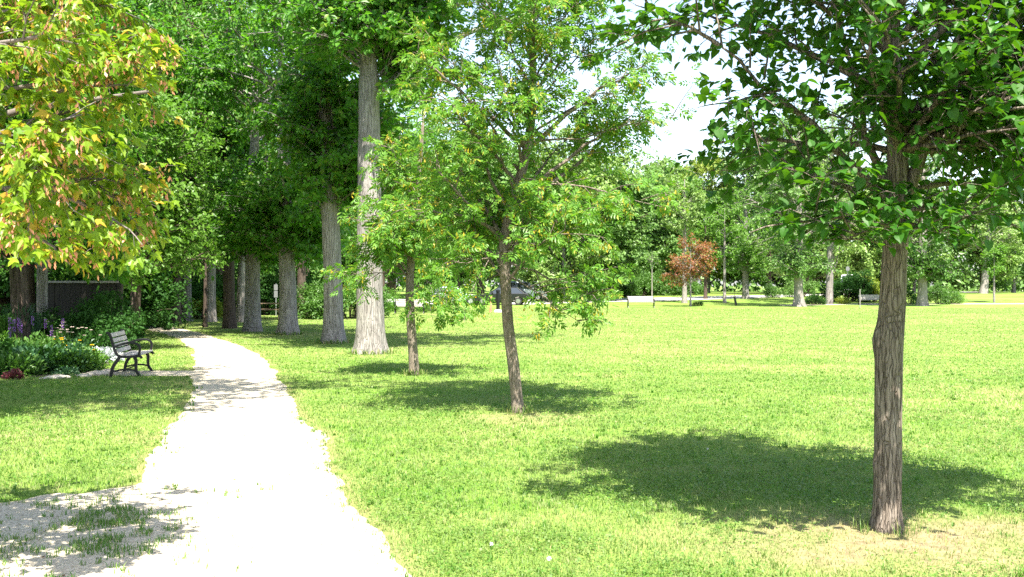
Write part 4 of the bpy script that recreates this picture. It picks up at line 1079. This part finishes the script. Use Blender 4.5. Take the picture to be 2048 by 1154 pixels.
def slim_tree(seed, h, r, crown, size, leafpath=None, low=2.0, rad=1.2, n=14, n3=4, per=6, lean=0.0, flare=.35, leaf=RHOMB, skirt=0):
    return dict(seed=seed, path=[(0, 0, 0, r * 1.05), (lean * .1, 0, .8, r), (lean * .4, 0, h * .35, r * .85), (lean * .8, 0, h * .7, r * .55), (lean, 0, h * .97, r * .12)], sides=16, rings=30, flare=flare, flare_h=.35, amp=.06, roots=5,
                lobes=[(n, (lean * .7, 0, (low + h) / 2), (rad, rad, (h - low) / 2), -.95, .5)] + ([(skirt, (0, -.2, low + .8), (1.5, 1.4, .9), -.9, .4)] if skirt else []), rise=.5, zmin=low, n2=5, l2=rad * .45, n3=n3, l3=.45, n4=3, per=per, size=size, jit=.06, droop=.35, t2=.25, lsides=5, leaf=leaf)


make_tree('red_leaved_tree', 'small tree with red and orange autumn leaves, right of the lawn bench', 'tree', G(1381, 613), slim_tree(81, 5.4, .075, 1, .17, low=1.6, rad=2.3, n=26, n3=4, per=8), 'bark_elm', 'leaf_red')
make_tree('lawn_tree', 'pale slim trunk rising straight behind the red-leaved tree', 'tree', G(1369, 606), slim_tree(82, 11, .21, 1, .24, low=5.2, rad=2.6, n=20, n3=5), 'bark_pale', 'leaf_far')
make_tree('lawn_tree', 'thin dark trunk by the road, just right of the red-leaved tree', 'tree', G(1411, 597.5), slim_tree(83, 8, .16, 1, .24, low=2.6, rad=2.0, n=18, n3=5), 'bark_dark', 'leaf_light')
make_tree('lawn_tree', 'slim pale trunk on the lawn, left of the short dark post', 'tree', G(1449, 606), slim_tree(84, 8.5, .13, 1, .24, low=3.6, rad=1.9, n=18, n3=5), 'bark_pale', 'leaf_light')
make_tree('lawn_tree', 'thick grey trunk standing on the road edge with bright low leaves', 'tree', G(1491, 597.5), slim_tree(85, 12, .30, 1, .26, low=2.4, rad=3.6, n=30, n3=6, skirt=12), 'bark_elm', 'leaf_light')
make_tree('lawn_tree', 'young layered tree with thin dark stem behind the road', 'tree', G(1540, 591.5), slim_tree(86, 6.5, .11, 1, .24, low=1.2, rad=2.2, n=24, n3=5), 'bark_dark', 'leaf_far')
make_tree('lawn_tree', 'thick trunk with flared white foot under a dark leaf skirt', 'tree', G(1597, 613), slim_tree(87, 16, .34, 1, .24, low=2.3, rad=4.2, n=50, n3=7, flare=.75, skirt=16), 'bark_pale', 'leaf_fardark')
make_tree('lawn_tree', 'thick grey trunk under bright low hanging foliage, right of the basswood trunk', 'tree', G(1845, 612), slim_tree(89, 15, .36, 1, .24, low=2.2, rad=4.2, n=50, n3=7, flare=.45, skirt=16), 'bark_pale', 'leaf_shrub')
make_tree('lawn_tree', 'leaning grey trunk far right by the road', 'tree', G(1967, 587), slim_tree(90, 11, .42, 1, .26, low=4.0, rad=4.0, n=28, n3=6, lean=.9), 'bark_pale', 'leaf_far')
make_tree('lawn_tree', 'thin straight young stem on the lawn at the far right', 'tree', G(1988, 605), slim_tree(91, 5.0, .09, 1, .20, low=2.4, rad=1.1, n=16, n3=5, flare=.1), 'bark_elm', 'leaf_light')
make_tree('lawn_tree', 'small dark-stemmed tree beyond the road by the yellowish shrub', 'tree', G(2013, 582), slim_tree(92, 9, .25, 1, .28, low=3.0, rad=3.2, n=24, n3=5), 'bark_dark', 'leaf_fardark')
make_tree('lawn_tree', 'bare-looking whitish sapling with few leaves behind the lawn bench', 'tree', G(1304, 606), slim_tree(93, 4.6, .055, 1, .16, low=3.0, rad=.9, n=7, n3=2, per=3, flare=.1), 'bark_pale', 'leaf_light')
s88 = slim_tree(88, 17, .30, 1, .24, low=6.0, rad=4.6, n=40, n3=7, lean=.3, flare=.15)
gb = G(1658, 608); gd = gb[1]
s88['limbs'] = [limb(gb, [(1661, 530, gd), (1672, 480, gd), (1692, 425, gd - .3)], .20), limb(gb, [(1664, 545, gd), (1676, 510, gd), (1684, 470, gd + .4)], .10)]
make_tree('lawn_tree', 'forked grey trunk with a bare strip of wood, left of the grey-slatted bench', 'tree', gb, s88, 'bark_elm', 'leaf_far')
make_tree('lawn_tree', 'grey trunk in the shade behind the pale bench by the ash', 'tree', G(782, 614), slim_tree(94, 12, .30, 1, .22, low=3.2, rad=3.4, n=30, n3=6), 'bark_dark', 'leaf_wood')
make_tree('lawn_tree', 'brown forked trunk in the dark between two big grey trunks', 'tree', G(603, 632), slim_tree(95, 11, .24, 1, .18, low=3.2, rad=2.8, n=28, n3=6), 'bark_dark', 'leaf_wood')

# the wood that closes the view far behind: one uncountable mass
reseed(99)
mb = MB()
n = 70000
x = rng.uniform(-95, 130, n); y = 142 + rng.uniform(0, 16, n) + 6 * fbm(x * .05, 0, 3)
top = 9.0 + 8.0 * fbm(x * .11, y * .05, 7, 3) + np.where(x < 2, 3.5, 0)
z = top * rng.uniform(0, 1, n) ** .8 + .6
leaves(mb, RHOMB, np.stack([x, y, z], 1), unit(rdir(n) + np.array([0, -.3, -.2])), unit(rdir(n) * .7 + np.array([0, -.5, .8])), rng.uniform(.6, 1.15, n))
x = rng.uniform(-70, -14, n); y = 96 + rng.uniform(0, 10, n); top = 8.5 + 5 * fbm(x * .12, y * .05, 9, 3); z = top * rng.uniform(0, 1, n) ** .9
leaves(mb, RHOMB, np.stack([x, y, z], 1), unit(rdir(n) + np.array([0, -.3, -.2])), unit(rdir(n) * .7 + np.array([0, -.5, .8])), rng.uniform(.4, .8, n))
tag(mb.build('far_wood', M['leaf_fardark']), 'far belt of woodland closing the view', 'woodland', None, 'stuff')
# ------------------------------------------------------------------ benches
def arc(cx, cz, r, a0, a1, n=10):
    return [(cx + r * math.cos(a), cz + r * math.sin(a)) for a in np.linspace(R(a0), R(a1), n)]


def bar(mb, y, pts, wd, th):
    """Flat iron bar of width wd (in the x-z plane) and thickness th (in y) along 2D points."""
    p = np.array(pts, float); t = unit(np.gradient(p, axis=0)); nrm = np.stack([-t[:, 1], t[:, 0]], 1)
    wd = np.broadcast_to(np.asarray(wd, float), (len(p),))[:, None]
    o = np.concatenate([p + nrm * wd / 2, (p - nrm * wd / 2)[::-1]])
    m = len(p); n2 = 2 * m
    V = np.concatenate([np.stack([o[:, 0], np.full(n2, y - th / 2), o[:, 1]], 1), np.stack([o[:, 0], np.full(n2, y + th / 2), o[:, 1]], 1)])
    F = []
    for i in range(m - 1):
        a, b_, c, d = i, i + 1, n2 - 2 - i, n2 - 1 - i
        F += [(a, d, c, b_), (a + n2, b_ + n2, c + n2, d + n2), (a, b_, b_ + n2, a + n2), (d, d + n2, c + n2, c)]
    F += [(0, n2, 2 * n2 - 1, n2 - 1), (m - 1, m, n2 + m, n2 + m - 1)]
    mb.faces(V, F)


def smooth(pts, n=22):
    p = np.array(pts, float); d = np.concatenate([[0], np.cumsum(np.linalg.norm(np.diff(p, axis=0), axis=1))])
    s = np.linspace(0, d[-1], n); q = np.stack([np.interp(s, d, p[:, k]) for k in range(2)], 1)
    for _ in range(3): q[1:-1] = (q[:-2] + 2 * q[1:-1] + q[2:]) / 4
    return q


def make_bench(label, loc, rz, length, slat, back_n=4, group='park benches'):
    """Faces +x; cast iron ends, wooden slats along y."""
    t = thing('park_bench', label, 'bench', loc, rz, group); L = length
    for sgn in (-1, 1):
        y = sgn * (L / 2 - .03); e = MB()
        bar(e, y, smooth([(-.385, .83), (-.375, .865), (-.35, .86), (-.31, .76), (-.27, .60), (-.225, .45), (-.19, .395), (-.13, .375), (.0, .375), (.15, .385), (.22, .40), (.255, .385), (.25, .345)], 30), .045, .045)
        bar(e, y, smooth([(-.16, .365), (-.20, .30), (-.27, .20), (-.30, .10), (-.30, .02), (-.325, .0)]), np.linspace(.06, .05, 22), .045)
        bar(e, y, smooth([(.12, .375), (.15, .30), (.14, .20), (.15, .10), (.20, .03), (.225, .0)]), np.linspace(.06, .045, 22), .045)
        bar(e, y, smooth([(-.275, .10), (-.10, .14), (.05, .135), (.145, .11)]), .032, .035)
        e.build('end_frame', M['iron'], t, bevel=.006)
        a = MB()
        bar(a, y, smooth([(-.255, .555), (-.18, .60), (-.02, .645), (.12, .645), (.20, .61), (.225, .54), (.20, .44), (.19, .40)], 26), .042, .045)
        a.build('armrest', M['iron'], t, bevel=.006)
    b_ = MB(); s_ = MB()
    for i in range(back_n):
        f = (i + .5) / back_n; z = .44 + f * .40; x = -.198 - f * .145; an = R(19)
        rot = [[math.cos(an), 0, -math.sin(an)], [0, 1, 0], [math.sin(an), 0, math.cos(an)]]
        b_.box((x + .012, 0, z), (.028, L - .11, .40 / back_n - .018), rot)
    for i in range(4): s_.box((-.115 + i * .105, 0, .405 + .006 * abs(i - 1.2)), (.088, L - .11, .028))
    b_.build('backrest', slat, t, bevel=.005); s_.build('seat', slat, t, bevel=.005)
    st = MB(); st.tube([(-.05, -L / 2 + .05, .135), (-.05, L / 2 - .05, .135)], .014, 8); st.build('stretcher', M['iron'], t)
    return t


NB_ROT = R(10)
nb = (G(256, 754) + G(281, 743.5)) / 2
make_bench('black iron bench with weathered grey slats beside the gravel path and flower bed', (float(nb[0]), float(nb[1]), 0.008), NB_ROT, 1.3, M['slat']).scale = (.94, .94, .94)
make_bench('pale-slatted bench behind the smaller ash, facing the lawn', G(819, 627), R(-90), 1.72, M['slat_pale'])
make_bench('white-slatted bench on the open lawn left of the red-leaved tree', G(1282, 615.5), R(-88), 1.95, M['slat_pale'])
make_bench('grey-slatted bench half hidden by the basswood trunk', G(1742, 610), R(-91), 1.9, M['slat'])

# ------------------------------------------------------------------ fence, sign, table, posts
ft = thing('wooden_fence', 'dark board fence panel with pale cap rail behind the shrubs', 'fence', (-11.9, 27.6, 0), R(-3))
b = MB(); reseed(3)
for i in range(14): b.box((-1.02 + i * .150, rng.normal(0, .004), .92), (.144, .024, 1.56))
b.build('board_panel', M['fence_wood'], ft)
b = MB(); b.box((-.04, -.01, 1.735), (2.2, .12, .06)); b.build('cap_rail', M['cap_wood'], ft, bevel=.006)
for x in (-1.19, 1.06):
    b = MB(); b.box((x, 0, .93), (.13, .13, 1.86)); b.build('post', M['fence_wood'], ft, bevel=.01)
b = MB(); b.box((-.04, .04, .3), (2.1, .05, .1)); b.box((-.04, .04, 1.4), (2.1, .05, .1)); b.build('rail', M['fence_wood'], ft)

st = thing('sign_post', 'thin steel post with two small grey sign plates, between big trunks', 'sign', G(552, 632))
b = MB(); b.tube([(0, 0, -.05), (0, 0, 1.72)], .025, 10); b.build('pole', M['galv'], st)
for z, h in ((1.52, .30), (1.16, .34)):
    b = MB(); b.box((0, -.035, z), (.20, .010, h)); b.build('sign_plate', M['signback'], st, bevel=.003)
st = thing('sign_post', 'pale round street sign above the dark shrubs, right of the forked trunk', 'sign', G(1695, 602))
b = MB(); b.tube([(0, 0, -.05), (0, 0, 3.1)], .035, 10); b.build('pole', M['galv'], st)
b = MB(); b.prism([(.17 * math.cos(a), 2.9 + .22 * math.sin(a)) for a in np.linspace(0, 2 * math.pi, 20, endpoint=False)], 1, -.06, -.045); b.build('sign_plate', M['signback'], st)

tt = thing('picnic_table', 'brown wooden picnic table in the dark shade behind the big trunks', 'table', G(536, 637), R(6))
b = MB()
for i in range(5): b.box((0, -.32 + i * .16, .74), (1.7, .145, .04))
b.build('tabletop', M['table_wood'], tt, bevel=.004)
for s in (-1, 1):
    b = MB(); b.box((0, s * .70 - .07, .45), (1.7, .13, .04)); b.box((0, s * .70 + .07, .45), (1.7, .13, .04)); b.build('seat', M['table_wood'], tt, bevel=.004)
for x in (-.6, .6):
    b = MB()
    for s in (-1, 1):
        b.tube([(x, s * .68, 0), (x, s * .22, .71)], .045, 6)
    b.box((x, 0, .405), (.05, 1.62, .05)); b.build('leg', M['table_wood'], tt)

bo = thing('wooden_post', 'reddish tan wooden post in front of the parked black car', 'post', G(982, 625), 0)
b = MB(); b.tube([(-.04, 0, -.05), (0, 0, .5), (.01, 0, 1.02)], [.075, .07, .065], 12); b.tube([(.01, 0, 1.02), (.01, 0, 1.05)], [.065, .03], 12); b.build('shaft', M['post_wood'], bo)
bo = thing('lamp_bollard', 'dark bollard with pale foot beside the reddish tan post', 'bollard', G(996, 624), 0)
b = MB(); b.tube([(0, 0, 0.1), (0, 0, 1.25)], .11, 14); b.build('shaft', M['iron'], bo)
b = MB(); b.tube([(0, 0, 0), (0, 0, .10), (0, 0, .16)], [.26, .22, .12], 14); b.build('foot', M['white'], bo)
b = MB(); b.tube([(0, 0, 1.25), (0, 0, 1.34), (0, 0, 1.38)], [.14, .13, .04], 14); b.build('cap', M['iron'], bo)
bo = thing('marker_post', 'short dark leaning post on the lawn right of the slim pale trunk', 'post', G(1473, 611.5), 0)
b = MB(); b.box((-.09, 0, .36), (.16, .14, .78), [[math.cos(-.2), 0, math.sin(-.2)], [0, 1, 0], [-math.sin(-.2), 0, math.cos(-.2)]]); b.build('shaft', M['iron'], bo, bevel=.01)
b = MB(); b.tube([(-.17, 0, .72), (-.20, 0, 2.1)], .018, 8); b.build('rod', M['bark_dark'], bo)
bo = thing('plant_stake', 'thin pale stake in front of the grey-slatted bench', 'post', G(1720, 615.5), 0)
b = MB(); b.tube([(0, 0, -.05), (0, 0, 1.35)], .035, 8); b.build('stake', M['cap_wood'], bo)

# ------------------------------------------------------------------ parked vehicles
def car(name, label, loc, rz, paint, L=4.5, W=1.78, H=1.45, van=False):
    """Nose towards +x."""
    t = thing(name, label, 'car', loc, rz, 'vehicles parked beyond the lawn')
    h = L / 2; gl = .26
    hood = .92 if not van else 1.02
    lower = [(-h + .05, .34), (-h, .55), (-h + .03, hood - .02), (-h + .25, hood + .03), (h - 1.35, hood + .02), (h - .45, hood - .12), (h - .08, .72), (h, .52), (h - .06, .28), (h - .45, gl)]
    for cx in (h - .85, -h + .85):
        lower += arc(cx, .31, .36, 0, 180, 9) if cx > 0 else arc(cx, .31, .36, 0, 180, 9)
    lower += [(-h + .4, gl)]
    b = MB(); b.prism(lower, 1, -W / 2, W / 2); b.build('body', paint, t, bevel=.07)
    zr = H; f0, f1, r1, r0 = (h - 1.30, h - 2.05, -h + .95, -h + .35) if not van else (h - .95, h - 1.55, -h + .25, -h + .05)
    def cab(zb, zt, x0, x1, x2, x3, w0, w1):
        m = MB(); V = [(x0, -w0, zb), (x0, w0, zb), (x3, w0, zb), (x3, -w0, zb), (x1, -w1, zt), (x1, w1, zt), (x2, w1, zt), (x2, -w1, zt)]
        m.faces(V, [(0, 1, 2, 3), (7, 6, 5, 4), (0, 4, 5, 1), (1, 5, 6, 2), (2, 6, 7, 3), (3, 7, 4, 0)]); return m
    cab(hood, zr - .06, f0, f1, r1, r0, W / 2 - .05, W / 2 - .22).build('window', M['glass'], t)
    m = cab(zr - .075, zr, f1 + .12, f1 - .06, r1 + .06, r1 - .10, W / 2 - .19, W / 2 - .30); m.build('roof', paint, t, bevel=.03)
    for s in (-1, 1):
        w0, w1 = W / 2 - .045, W / 2 - .21
        for (xa, xb) in ((f0, f1), ((f0 + r0) / 2 - .1, (f1 + r1) / 2), (r0, r1)):
            p = MB(); p.tube([(xa, s * w0, hood), (xb, s * w1, zr - .05)], .04, 6); p.build('pillar', paint, t)
        m = MB(); m.box((h - .14, s * (W / 2 - .28), .72), (.16, .36, .14)); m.build('headlight', M['lamp'], t, bevel=.02)
        m = MB(); m.box((h - .26, s * (W / 2 + .004), .62), (.14, .02, .07)); m.build('side_marker', M['amber'], t)
        m = MB(); m.box((f0 - .35, s * (W / 2 + .08), hood + .08), (.12, .2, .13)); m.build('mirror', paint, t, bevel=.02)
        for cx in (h - .85, -h + .85):
            wl = MB(); wl.tube([(cx, s * (W / 2 - .19), .31), (cx, s * (W / 2 + .005), .31)], .31, 22); wo_ = wl.build('wheel', M['tyre'], t, bevel=.015)
            rm = MB(); rm.tube([(cx, s * (W / 2 - .02), .31), (cx, s * (W / 2 + .014), .31)], .19, 16); rm.build('rim', M['rim'], wo_)
    m = MB(); m.box((h - .02, 0, .43), (.10, W * .7, .14)); m.build('grille', M['tyre'], t)
    return t


car('parked_car', 'black car with amber side lamp parked under trees behind the ash trunk', G(1004, 609.5) + np.array([0, 0, .01]), R(172), M['car_black'], 4.6, 1.8, 1.45)
car('parked_car', 'silver-blue car behind the feathery plants right of the pale bench', G(905, 610) + np.array([0, 1, .01]), R(8), M['car_silver'], 4.4, 1.76, 1.5)
car('parked_van', 'white van whose roof shows above the dark shrubs', G(1700, 590) + np.array([0, 0, .02]), R(248), M['car_white'], 4.9, 1.9, 2.1, True)
car('parked_car', 'dark car with pale roof half hidden behind the black car', G(1044, 601.5) + np.array([0, 0, .02]), R(4), M['car_silver'], 4.4, 1.8, 1.7, True)

ho = thing('house', 'beige house wall glimpsed between trees behind the red-leaved tree', 'house', (20.2, 134, .65), R(8))
b = MB(); b.box((0, 0, 2.9), (7, 6, 5.8)); b.build('wall', M['stucco'], ho)
b = MB(); b.prism([(-3.5, 5.65), (3.5, 5.65), (0, 7.8)], 0, -4, 4); b.build('roof', M['shingle'], ho)
for x in (-2.2, 0, 2.2):
    b = MB(); b.box((x, -3.02, 4.2), (1.3, .06, 1.3)); wf = b.build('window', M['white'], ho)
    b = MB(); b.box((x, -3.06, 4.2), (1.1, .03, 1.1)); b.build('pane', M['glass'], wf)
b = MB(); b.box((1.6, -3.03, 1.1), (1.0, .08, 2.1)); b.build('door', M['table_wood'], ho)

# ------------------------------------------------------------------ flower bed
def herb(name, label, cat, loc, build, group=None, rz=0.0):
    t = thing(name, label, cat, (loc[0], loc[1], 0.006), rz, group); build(t); return t


def mound(leafm, rad, h, n, size, tpl=OVAL, flat=.9):
    def f(t):
        d = rdir(n); d[:, 2] = np.abs(d[:, 2]); rr = rng.uniform(.55, 1, (n, 1)) * (0.75 + .5 * fbm(d[:, :1] * 2.5 + 4, d[:, 1:2] * 2.5, int(rad * 997), 2))
        p = d * rr * np.array([rad, rad, h]); m = MB()
        leaves(m, tpl, p, unit(d * .8 + rdir(n) * .5 + np.array([0, 0, .1])), unit(d * .5 + np.array([0, -.1, flat]) + rdir(n) * .35), size * rng.uniform(.6, 1.2, n)); m.build('foliage', M[leafm], t)
        s = MB(); B1 = np.stack([p[:40] * .1, p[:40] * .5 + np.array([0, 0, .1 * h]), p[:40] * .9], 1); branch_tubes(s, B1, np.full(len(B1), .005), np.full(len(B1), .002), 3, 4); s.build('stem', M['leaf_dark'], t)
    return f


def grassy(leafm, rad, h, n, wd=.014):
    def f(t):
        m = MB(); a = rng.uniform(0, 6.283, n); out = rng.uniform(.2, 1, n) * rad; hh = h * rng.uniform(.6, 1.1, n)
        d = np.stack([np.cos(a), np.sin(a), 0 * a], 1); sd_ = np.stack([-np.sin(a), np.cos(a), 0 * a], 1) * wd / 2
        pts = [d * (out * q)[:, None] + np.array([0, 0, 1.0]) * (hh * z)[:, None] for q, z in ((.08, 0), (.25, .5), (.6, .9), (1.0, .95))]
        w_ = [1, 1, .8, .1]
        V = np.stack([x for p, k_ in zip(pts, w_) for x in (p - sd_ * k_, p + sd_ * k_)], 1).reshape(-1, 3)
        L = (np.arange(n)[:, None] * 8 + np.array([0, 1, 3, 2, 2, 3, 5, 4, 4, 5, 7, 6])[None]).ravel(); m.add(V, L, np.full(n * 3, 4)); m.build('blades', M[leafm], t)
    return f


def spikes(leafm, petal, rad, h, k, fl=.26):
    def f(t):
        mound(leafm, rad, h * .5, 420, .10, RHOMB)(t)
        s, m = MB(), MB(); x, y = rng.normal(0, rad * .5, k), rng.normal(0, rad * .4, k); hh = h * rng.uniform(.8, 1.15, k)
        for i in range(k):
            s.tube([(x[i] * .6, y[i] * .6, 0), (x[i], y[i], hh[i])], .006, 4)
            q = 70; z = rng.uniform(hh[i] - fl, hh[i], q); rr = .022 * np.clip((hh[i] - z) / fl * 3, .3, 1)
            a = rng.uniform(0, 6.283, q); d = np.stack([np.cos(a), np.sin(a), .3 + 0 * a], 1)
            leaves(m, RHOMB, np.stack([x[i] + rr * np.cos(a) * .3, y[i] + rr * np.sin(a) * .3, z], 1), d, rdir(q), np.full(q, .034))
        s.build('flower_stem', M['leaf_shrub'], t); m.build('flower_spike', M[petal], t)
    return f


def blooms(leafm, petal, rad, h, k, size=.05, center='leaf_maroon'):
    def f(t):
        mound(leafm, rad, h * .8, 700, .085, RHOMB)(t)
        m, s = MB(), MB(); a = rng.uniform(0, 6.283, k); r_ = rad * np.sqrt(rng.uniform(0, 1, k)); x, y = r_ * np.cos(a), r_ * np.sin(a); z = h * rng.uniform(.75, 1.1, k)
        for i in range(k):
            s.tube([(x[i] * .6, y[i] * .6, h * .3), (x[i], y[i], z[i])], .004, 4)
            q = 9; aa = np.linspace(0, 6.283, q, endpoint=False) + rng.uniform(0, 1); d = np.stack([np.cos(aa), np.sin(aa), -.15 + 0 * aa], 1)
            leaves(m, RHOMB, np.tile([x[i], y[i], z[i]], (q, 1)), d, np.tile([0, -.3, 1.0], (q, 1)), np.full(q, size))
        s.build('flower_stem', M['leaf_shrub'], t); m.build('blossoms', M[petal], t)
    return f


reseed(123)
def W(u, y): return ((u - 1024) / FPX * y, y)


herb('gayfeather_plant', 'clump of tall purple flower spikes in front of the grey trunk', 'plant', W(72, 21.8), spikes('leaf_shrub', 'petal_purple', .42, .95, 5, .20), 'purple flower spikes', .3)
herb('gayfeather_plant', 'single purple flower spike at the base of the grey trunk, rightmost of the purple', 'plant', W(98, 21.4), spikes('leaf_light', 'petal_purple', .24, .88, 1), 'purple flower spikes', 1.3)
herb('gayfeather_plant', 'faint purple spikes at the left edge of the flower bed', 'plant', W(12, 21.6), spikes('leaf_shrub', 'petal_purple', .4, .86, 4), 'purple flower spikes', 2.3)
herb('ornamental_grass', 'arching green grass clump behind the purple spikes', 'plant', W(38, 22.8), grassy('leaf_blue', .62, 1.22, 460, .020), 'tall grass clumps')
herb('ornamental_grass', 'upright grass clump at the far left of the flower bed', 'plant', W(8, 22.0), grassy('leaf_shrub', .5, 1.0, 380, .018), 'tall grass clumps', .5)
herb('ornamental_grass', 'dark grass clump beside the grey trunk', 'plant', W(60, 23.0), grassy('leaf_blue', .5, 1.05, 300, .018), 'tall grass clumps', 1.5)
herb('coneflower_plant', 'plant with yellow-orange daisies in the middle of the bed', 'plant', W(142, 20.6), blooms('leaf_light', 'petal_yellow', .45, .52, 7, .040), None)
herb('coneflower_plant', 'few yellow daisies on trailing stems, right end of the bed', 'plant', W(160, 19.8), blooms('leaf_light', 'petal_yellow', .3, .42, 9), None)
herb('yarrow_plant', 'pale pink flat flower heads against the dark shrub', 'plant', W(150, 22.0), blooms('leaf_blue', 'petal_pale', .6, .66, 15, .038), None)
herb('yarrow_plant', 'pale flower heads right of the grey trunk', 'plant', W(122, 22.0), blooms('leaf_shrub', 'petal_pale', .3, .80, 12, .05), None)
for i, (u, y, lm, rad, h, n, s, lab) in enumerate([
    (20, 18.1, 'leaf_shrub', .62, .42, 1300, .085, 'bright green mound at the front left of the bed'), (60, 18.6, 'leaf_blue', .55, .42, 1100, .11, 'blue-green broad-leaved mound behind the maroon plant'), (95, 18.9, 'leaf_dark', .62, .48, 1100, .12, 'dark broad-leaved mound in the middle front of the bed'),
    (128, 19.1, 'leaf_blue', .60, .46, 1100, .12, 'blue-green broad-leaved mound below the yellow daisies'), (158, 19.0, 'leaf_shrub', .52, .44, 1500, .07, 'fine green mound at the right front of the bed'), (30, 19.8, 'leaf_dark', .75, .50, 1300, .10, 'dark mound behind the bright green one'),
    (80, 20.3, 'leaf_shrub', .70, .58, 1400, .09, 'green mound under the purple spikes'), (112, 20.6, 'leaf_dark', .6, .50, 1200, .09, 'greyish dark mound left of the yellow daisies'), (0, 20.6, 'leaf_light', .75, .62, 1300, .09, 'light green mound at the left edge'), (170, 20.2, 'leaf_light', .42, .42, 1100, .07, 'light feathery mound at the right end of the bed')]):
    herb('perennial_plant', lab, 'plant', W(u, y), mound(lm, rad, h, n, s), 'leafy mounds in the flower bed', i * 1.1)
herb('maroon_plant', 'small dark maroon plant at the front edge of the bed', 'plant', W(27, 17.45), mound('leaf_maroon', .17, .15, 420, .05), None)
herb('silver_plant', 'small grey-green plant at the stone edging', 'plant', W(133, 17.9), mound('leaf_blue', .24, .17, 260, .05), None)
herb('dusty_miller_plant', 'white-leaved plant behind the garden bench', 'plant', W(212, 21.4), mound('leaf_silver', .38, .26, 340, .10), None)
herb('dusty_miller_plant', 'white-leaved plant left of the garden bench back', 'plant', W(196, 21.6), mound('leaf_silver', .30, .24, 240, .11), None)
herb('fern_plant', 'feathery green plant between bed and garden bench', 'plant', W(186, 22.2), mound('leaf_dark', .5, .6, 700, .10), None)
herb('phlox_plant', 'white-flowered plant left of the pale bench by the ash', 'plant', (G(776, 624)[0], G(776, 624)[1]), blooms('leaf_light', 'petal_white', .5, .8, 30, .09), None)
herb('phlox_plant', 'white-flowered plant beside the pale bench, right side', 'plant', (G(852, 625)[0], G(852, 625)[1]), blooms('leaf_light', 'petal_white', .5, .7, 24, .09), None)


def stone(label, u, y, s):
    m = MB(); nu, nv = 14, 9; th = np.linspace(0, 2 * math.pi, nu, endpoint=False); ph = np.linspace(.05, math.pi - .05, nv); A, B_ = np.meshgrid(th, ph)
    sd_ = rng.integers(0, 999); rr = 1 + .5 * (fbm(np.cos(A) * 1.6 + 5, np.sin(A) * 1.6 + B_ * 1.4, int(sd_), 2) - .5)
    V = np.stack([rr * np.sin(B_) * np.cos(A) * s[0], rr * np.sin(B_) * np.sin(A) * s[1], (rr * np.cos(B_) * .8 + .35) * s[2]], -1).reshape(-1, 3)
    F = [(i * nu + j, (i + 1) * nu + j, (i + 1) * nu + (j + 1) % nu, i * nu + (j + 1) % nu) for i in range(nv - 1) for j in range(nu)] + [tuple(range(nu)), tuple(range((nv - 1) * nu, nv * nu))[::-1]]
    m.faces(V, F); o = m.build('edging_stone', M['stone'], None, True, (*W(u, y), .0)); tag(o, label, 'stone', 'limestone edging stones')


for (u, y, s, lab) in [(196, 18.25, (.22, .12, .07), 'largest grey edging stone left of the garden bench'), (218, 18.5, (.18, .12, .075), 'warm tan edging stone nearest the garden bench leg'), (168, 17.85, (.13, .09, .05), 'flat pale edging stone in the middle of the gap'),
                       (115, 17.55, (.16, .09, .06), 'white edging stone below the dark broad leaves'), (102, 17.5, (.13, .09, .05), 'flat tan edging stone left of the white one'), (86, 17.42, (.07, .05, .03), 'tiny white edging stone, leftmost'), (128, 17.6, (.12, .08, .05), 'grey edging stone below the grey-green plant'), (182, 18.1, (.10, .08, .05), 'small edging stone left of the largest one')]:
    stone(lab, u, y, s)

# clover heads and a seed head on the lawn
for (u, v, r, lab) in [(981, 1108, .011, 'white fluffy seed head low on the front lawn, left one'), (1097, 1138, .012, 'white fluffy seed head at the bottom edge of the lawn'), (1415, 910, .008, 'white clover head in the basswood shade')]:
    g_ = G(u, v); t_ = thing('clover_flower', lab, 'flower', g_, 0, 'white flower heads on the lawn')
    m = MB(); m.tube([(0, 0, 0), (.004, 0, .055)], .0022, 5); m.build('flower_stem', M['leaf_light'], t_)
    m = MB(); q = 60; d = rdir(q); leaves(m, RHOMB, np.tile([.004, 0, .06], (q, 1)) + d * r * .3, d, rdir(q), np.full(q, r)); m.build('flower', M['petal_white'], t_)
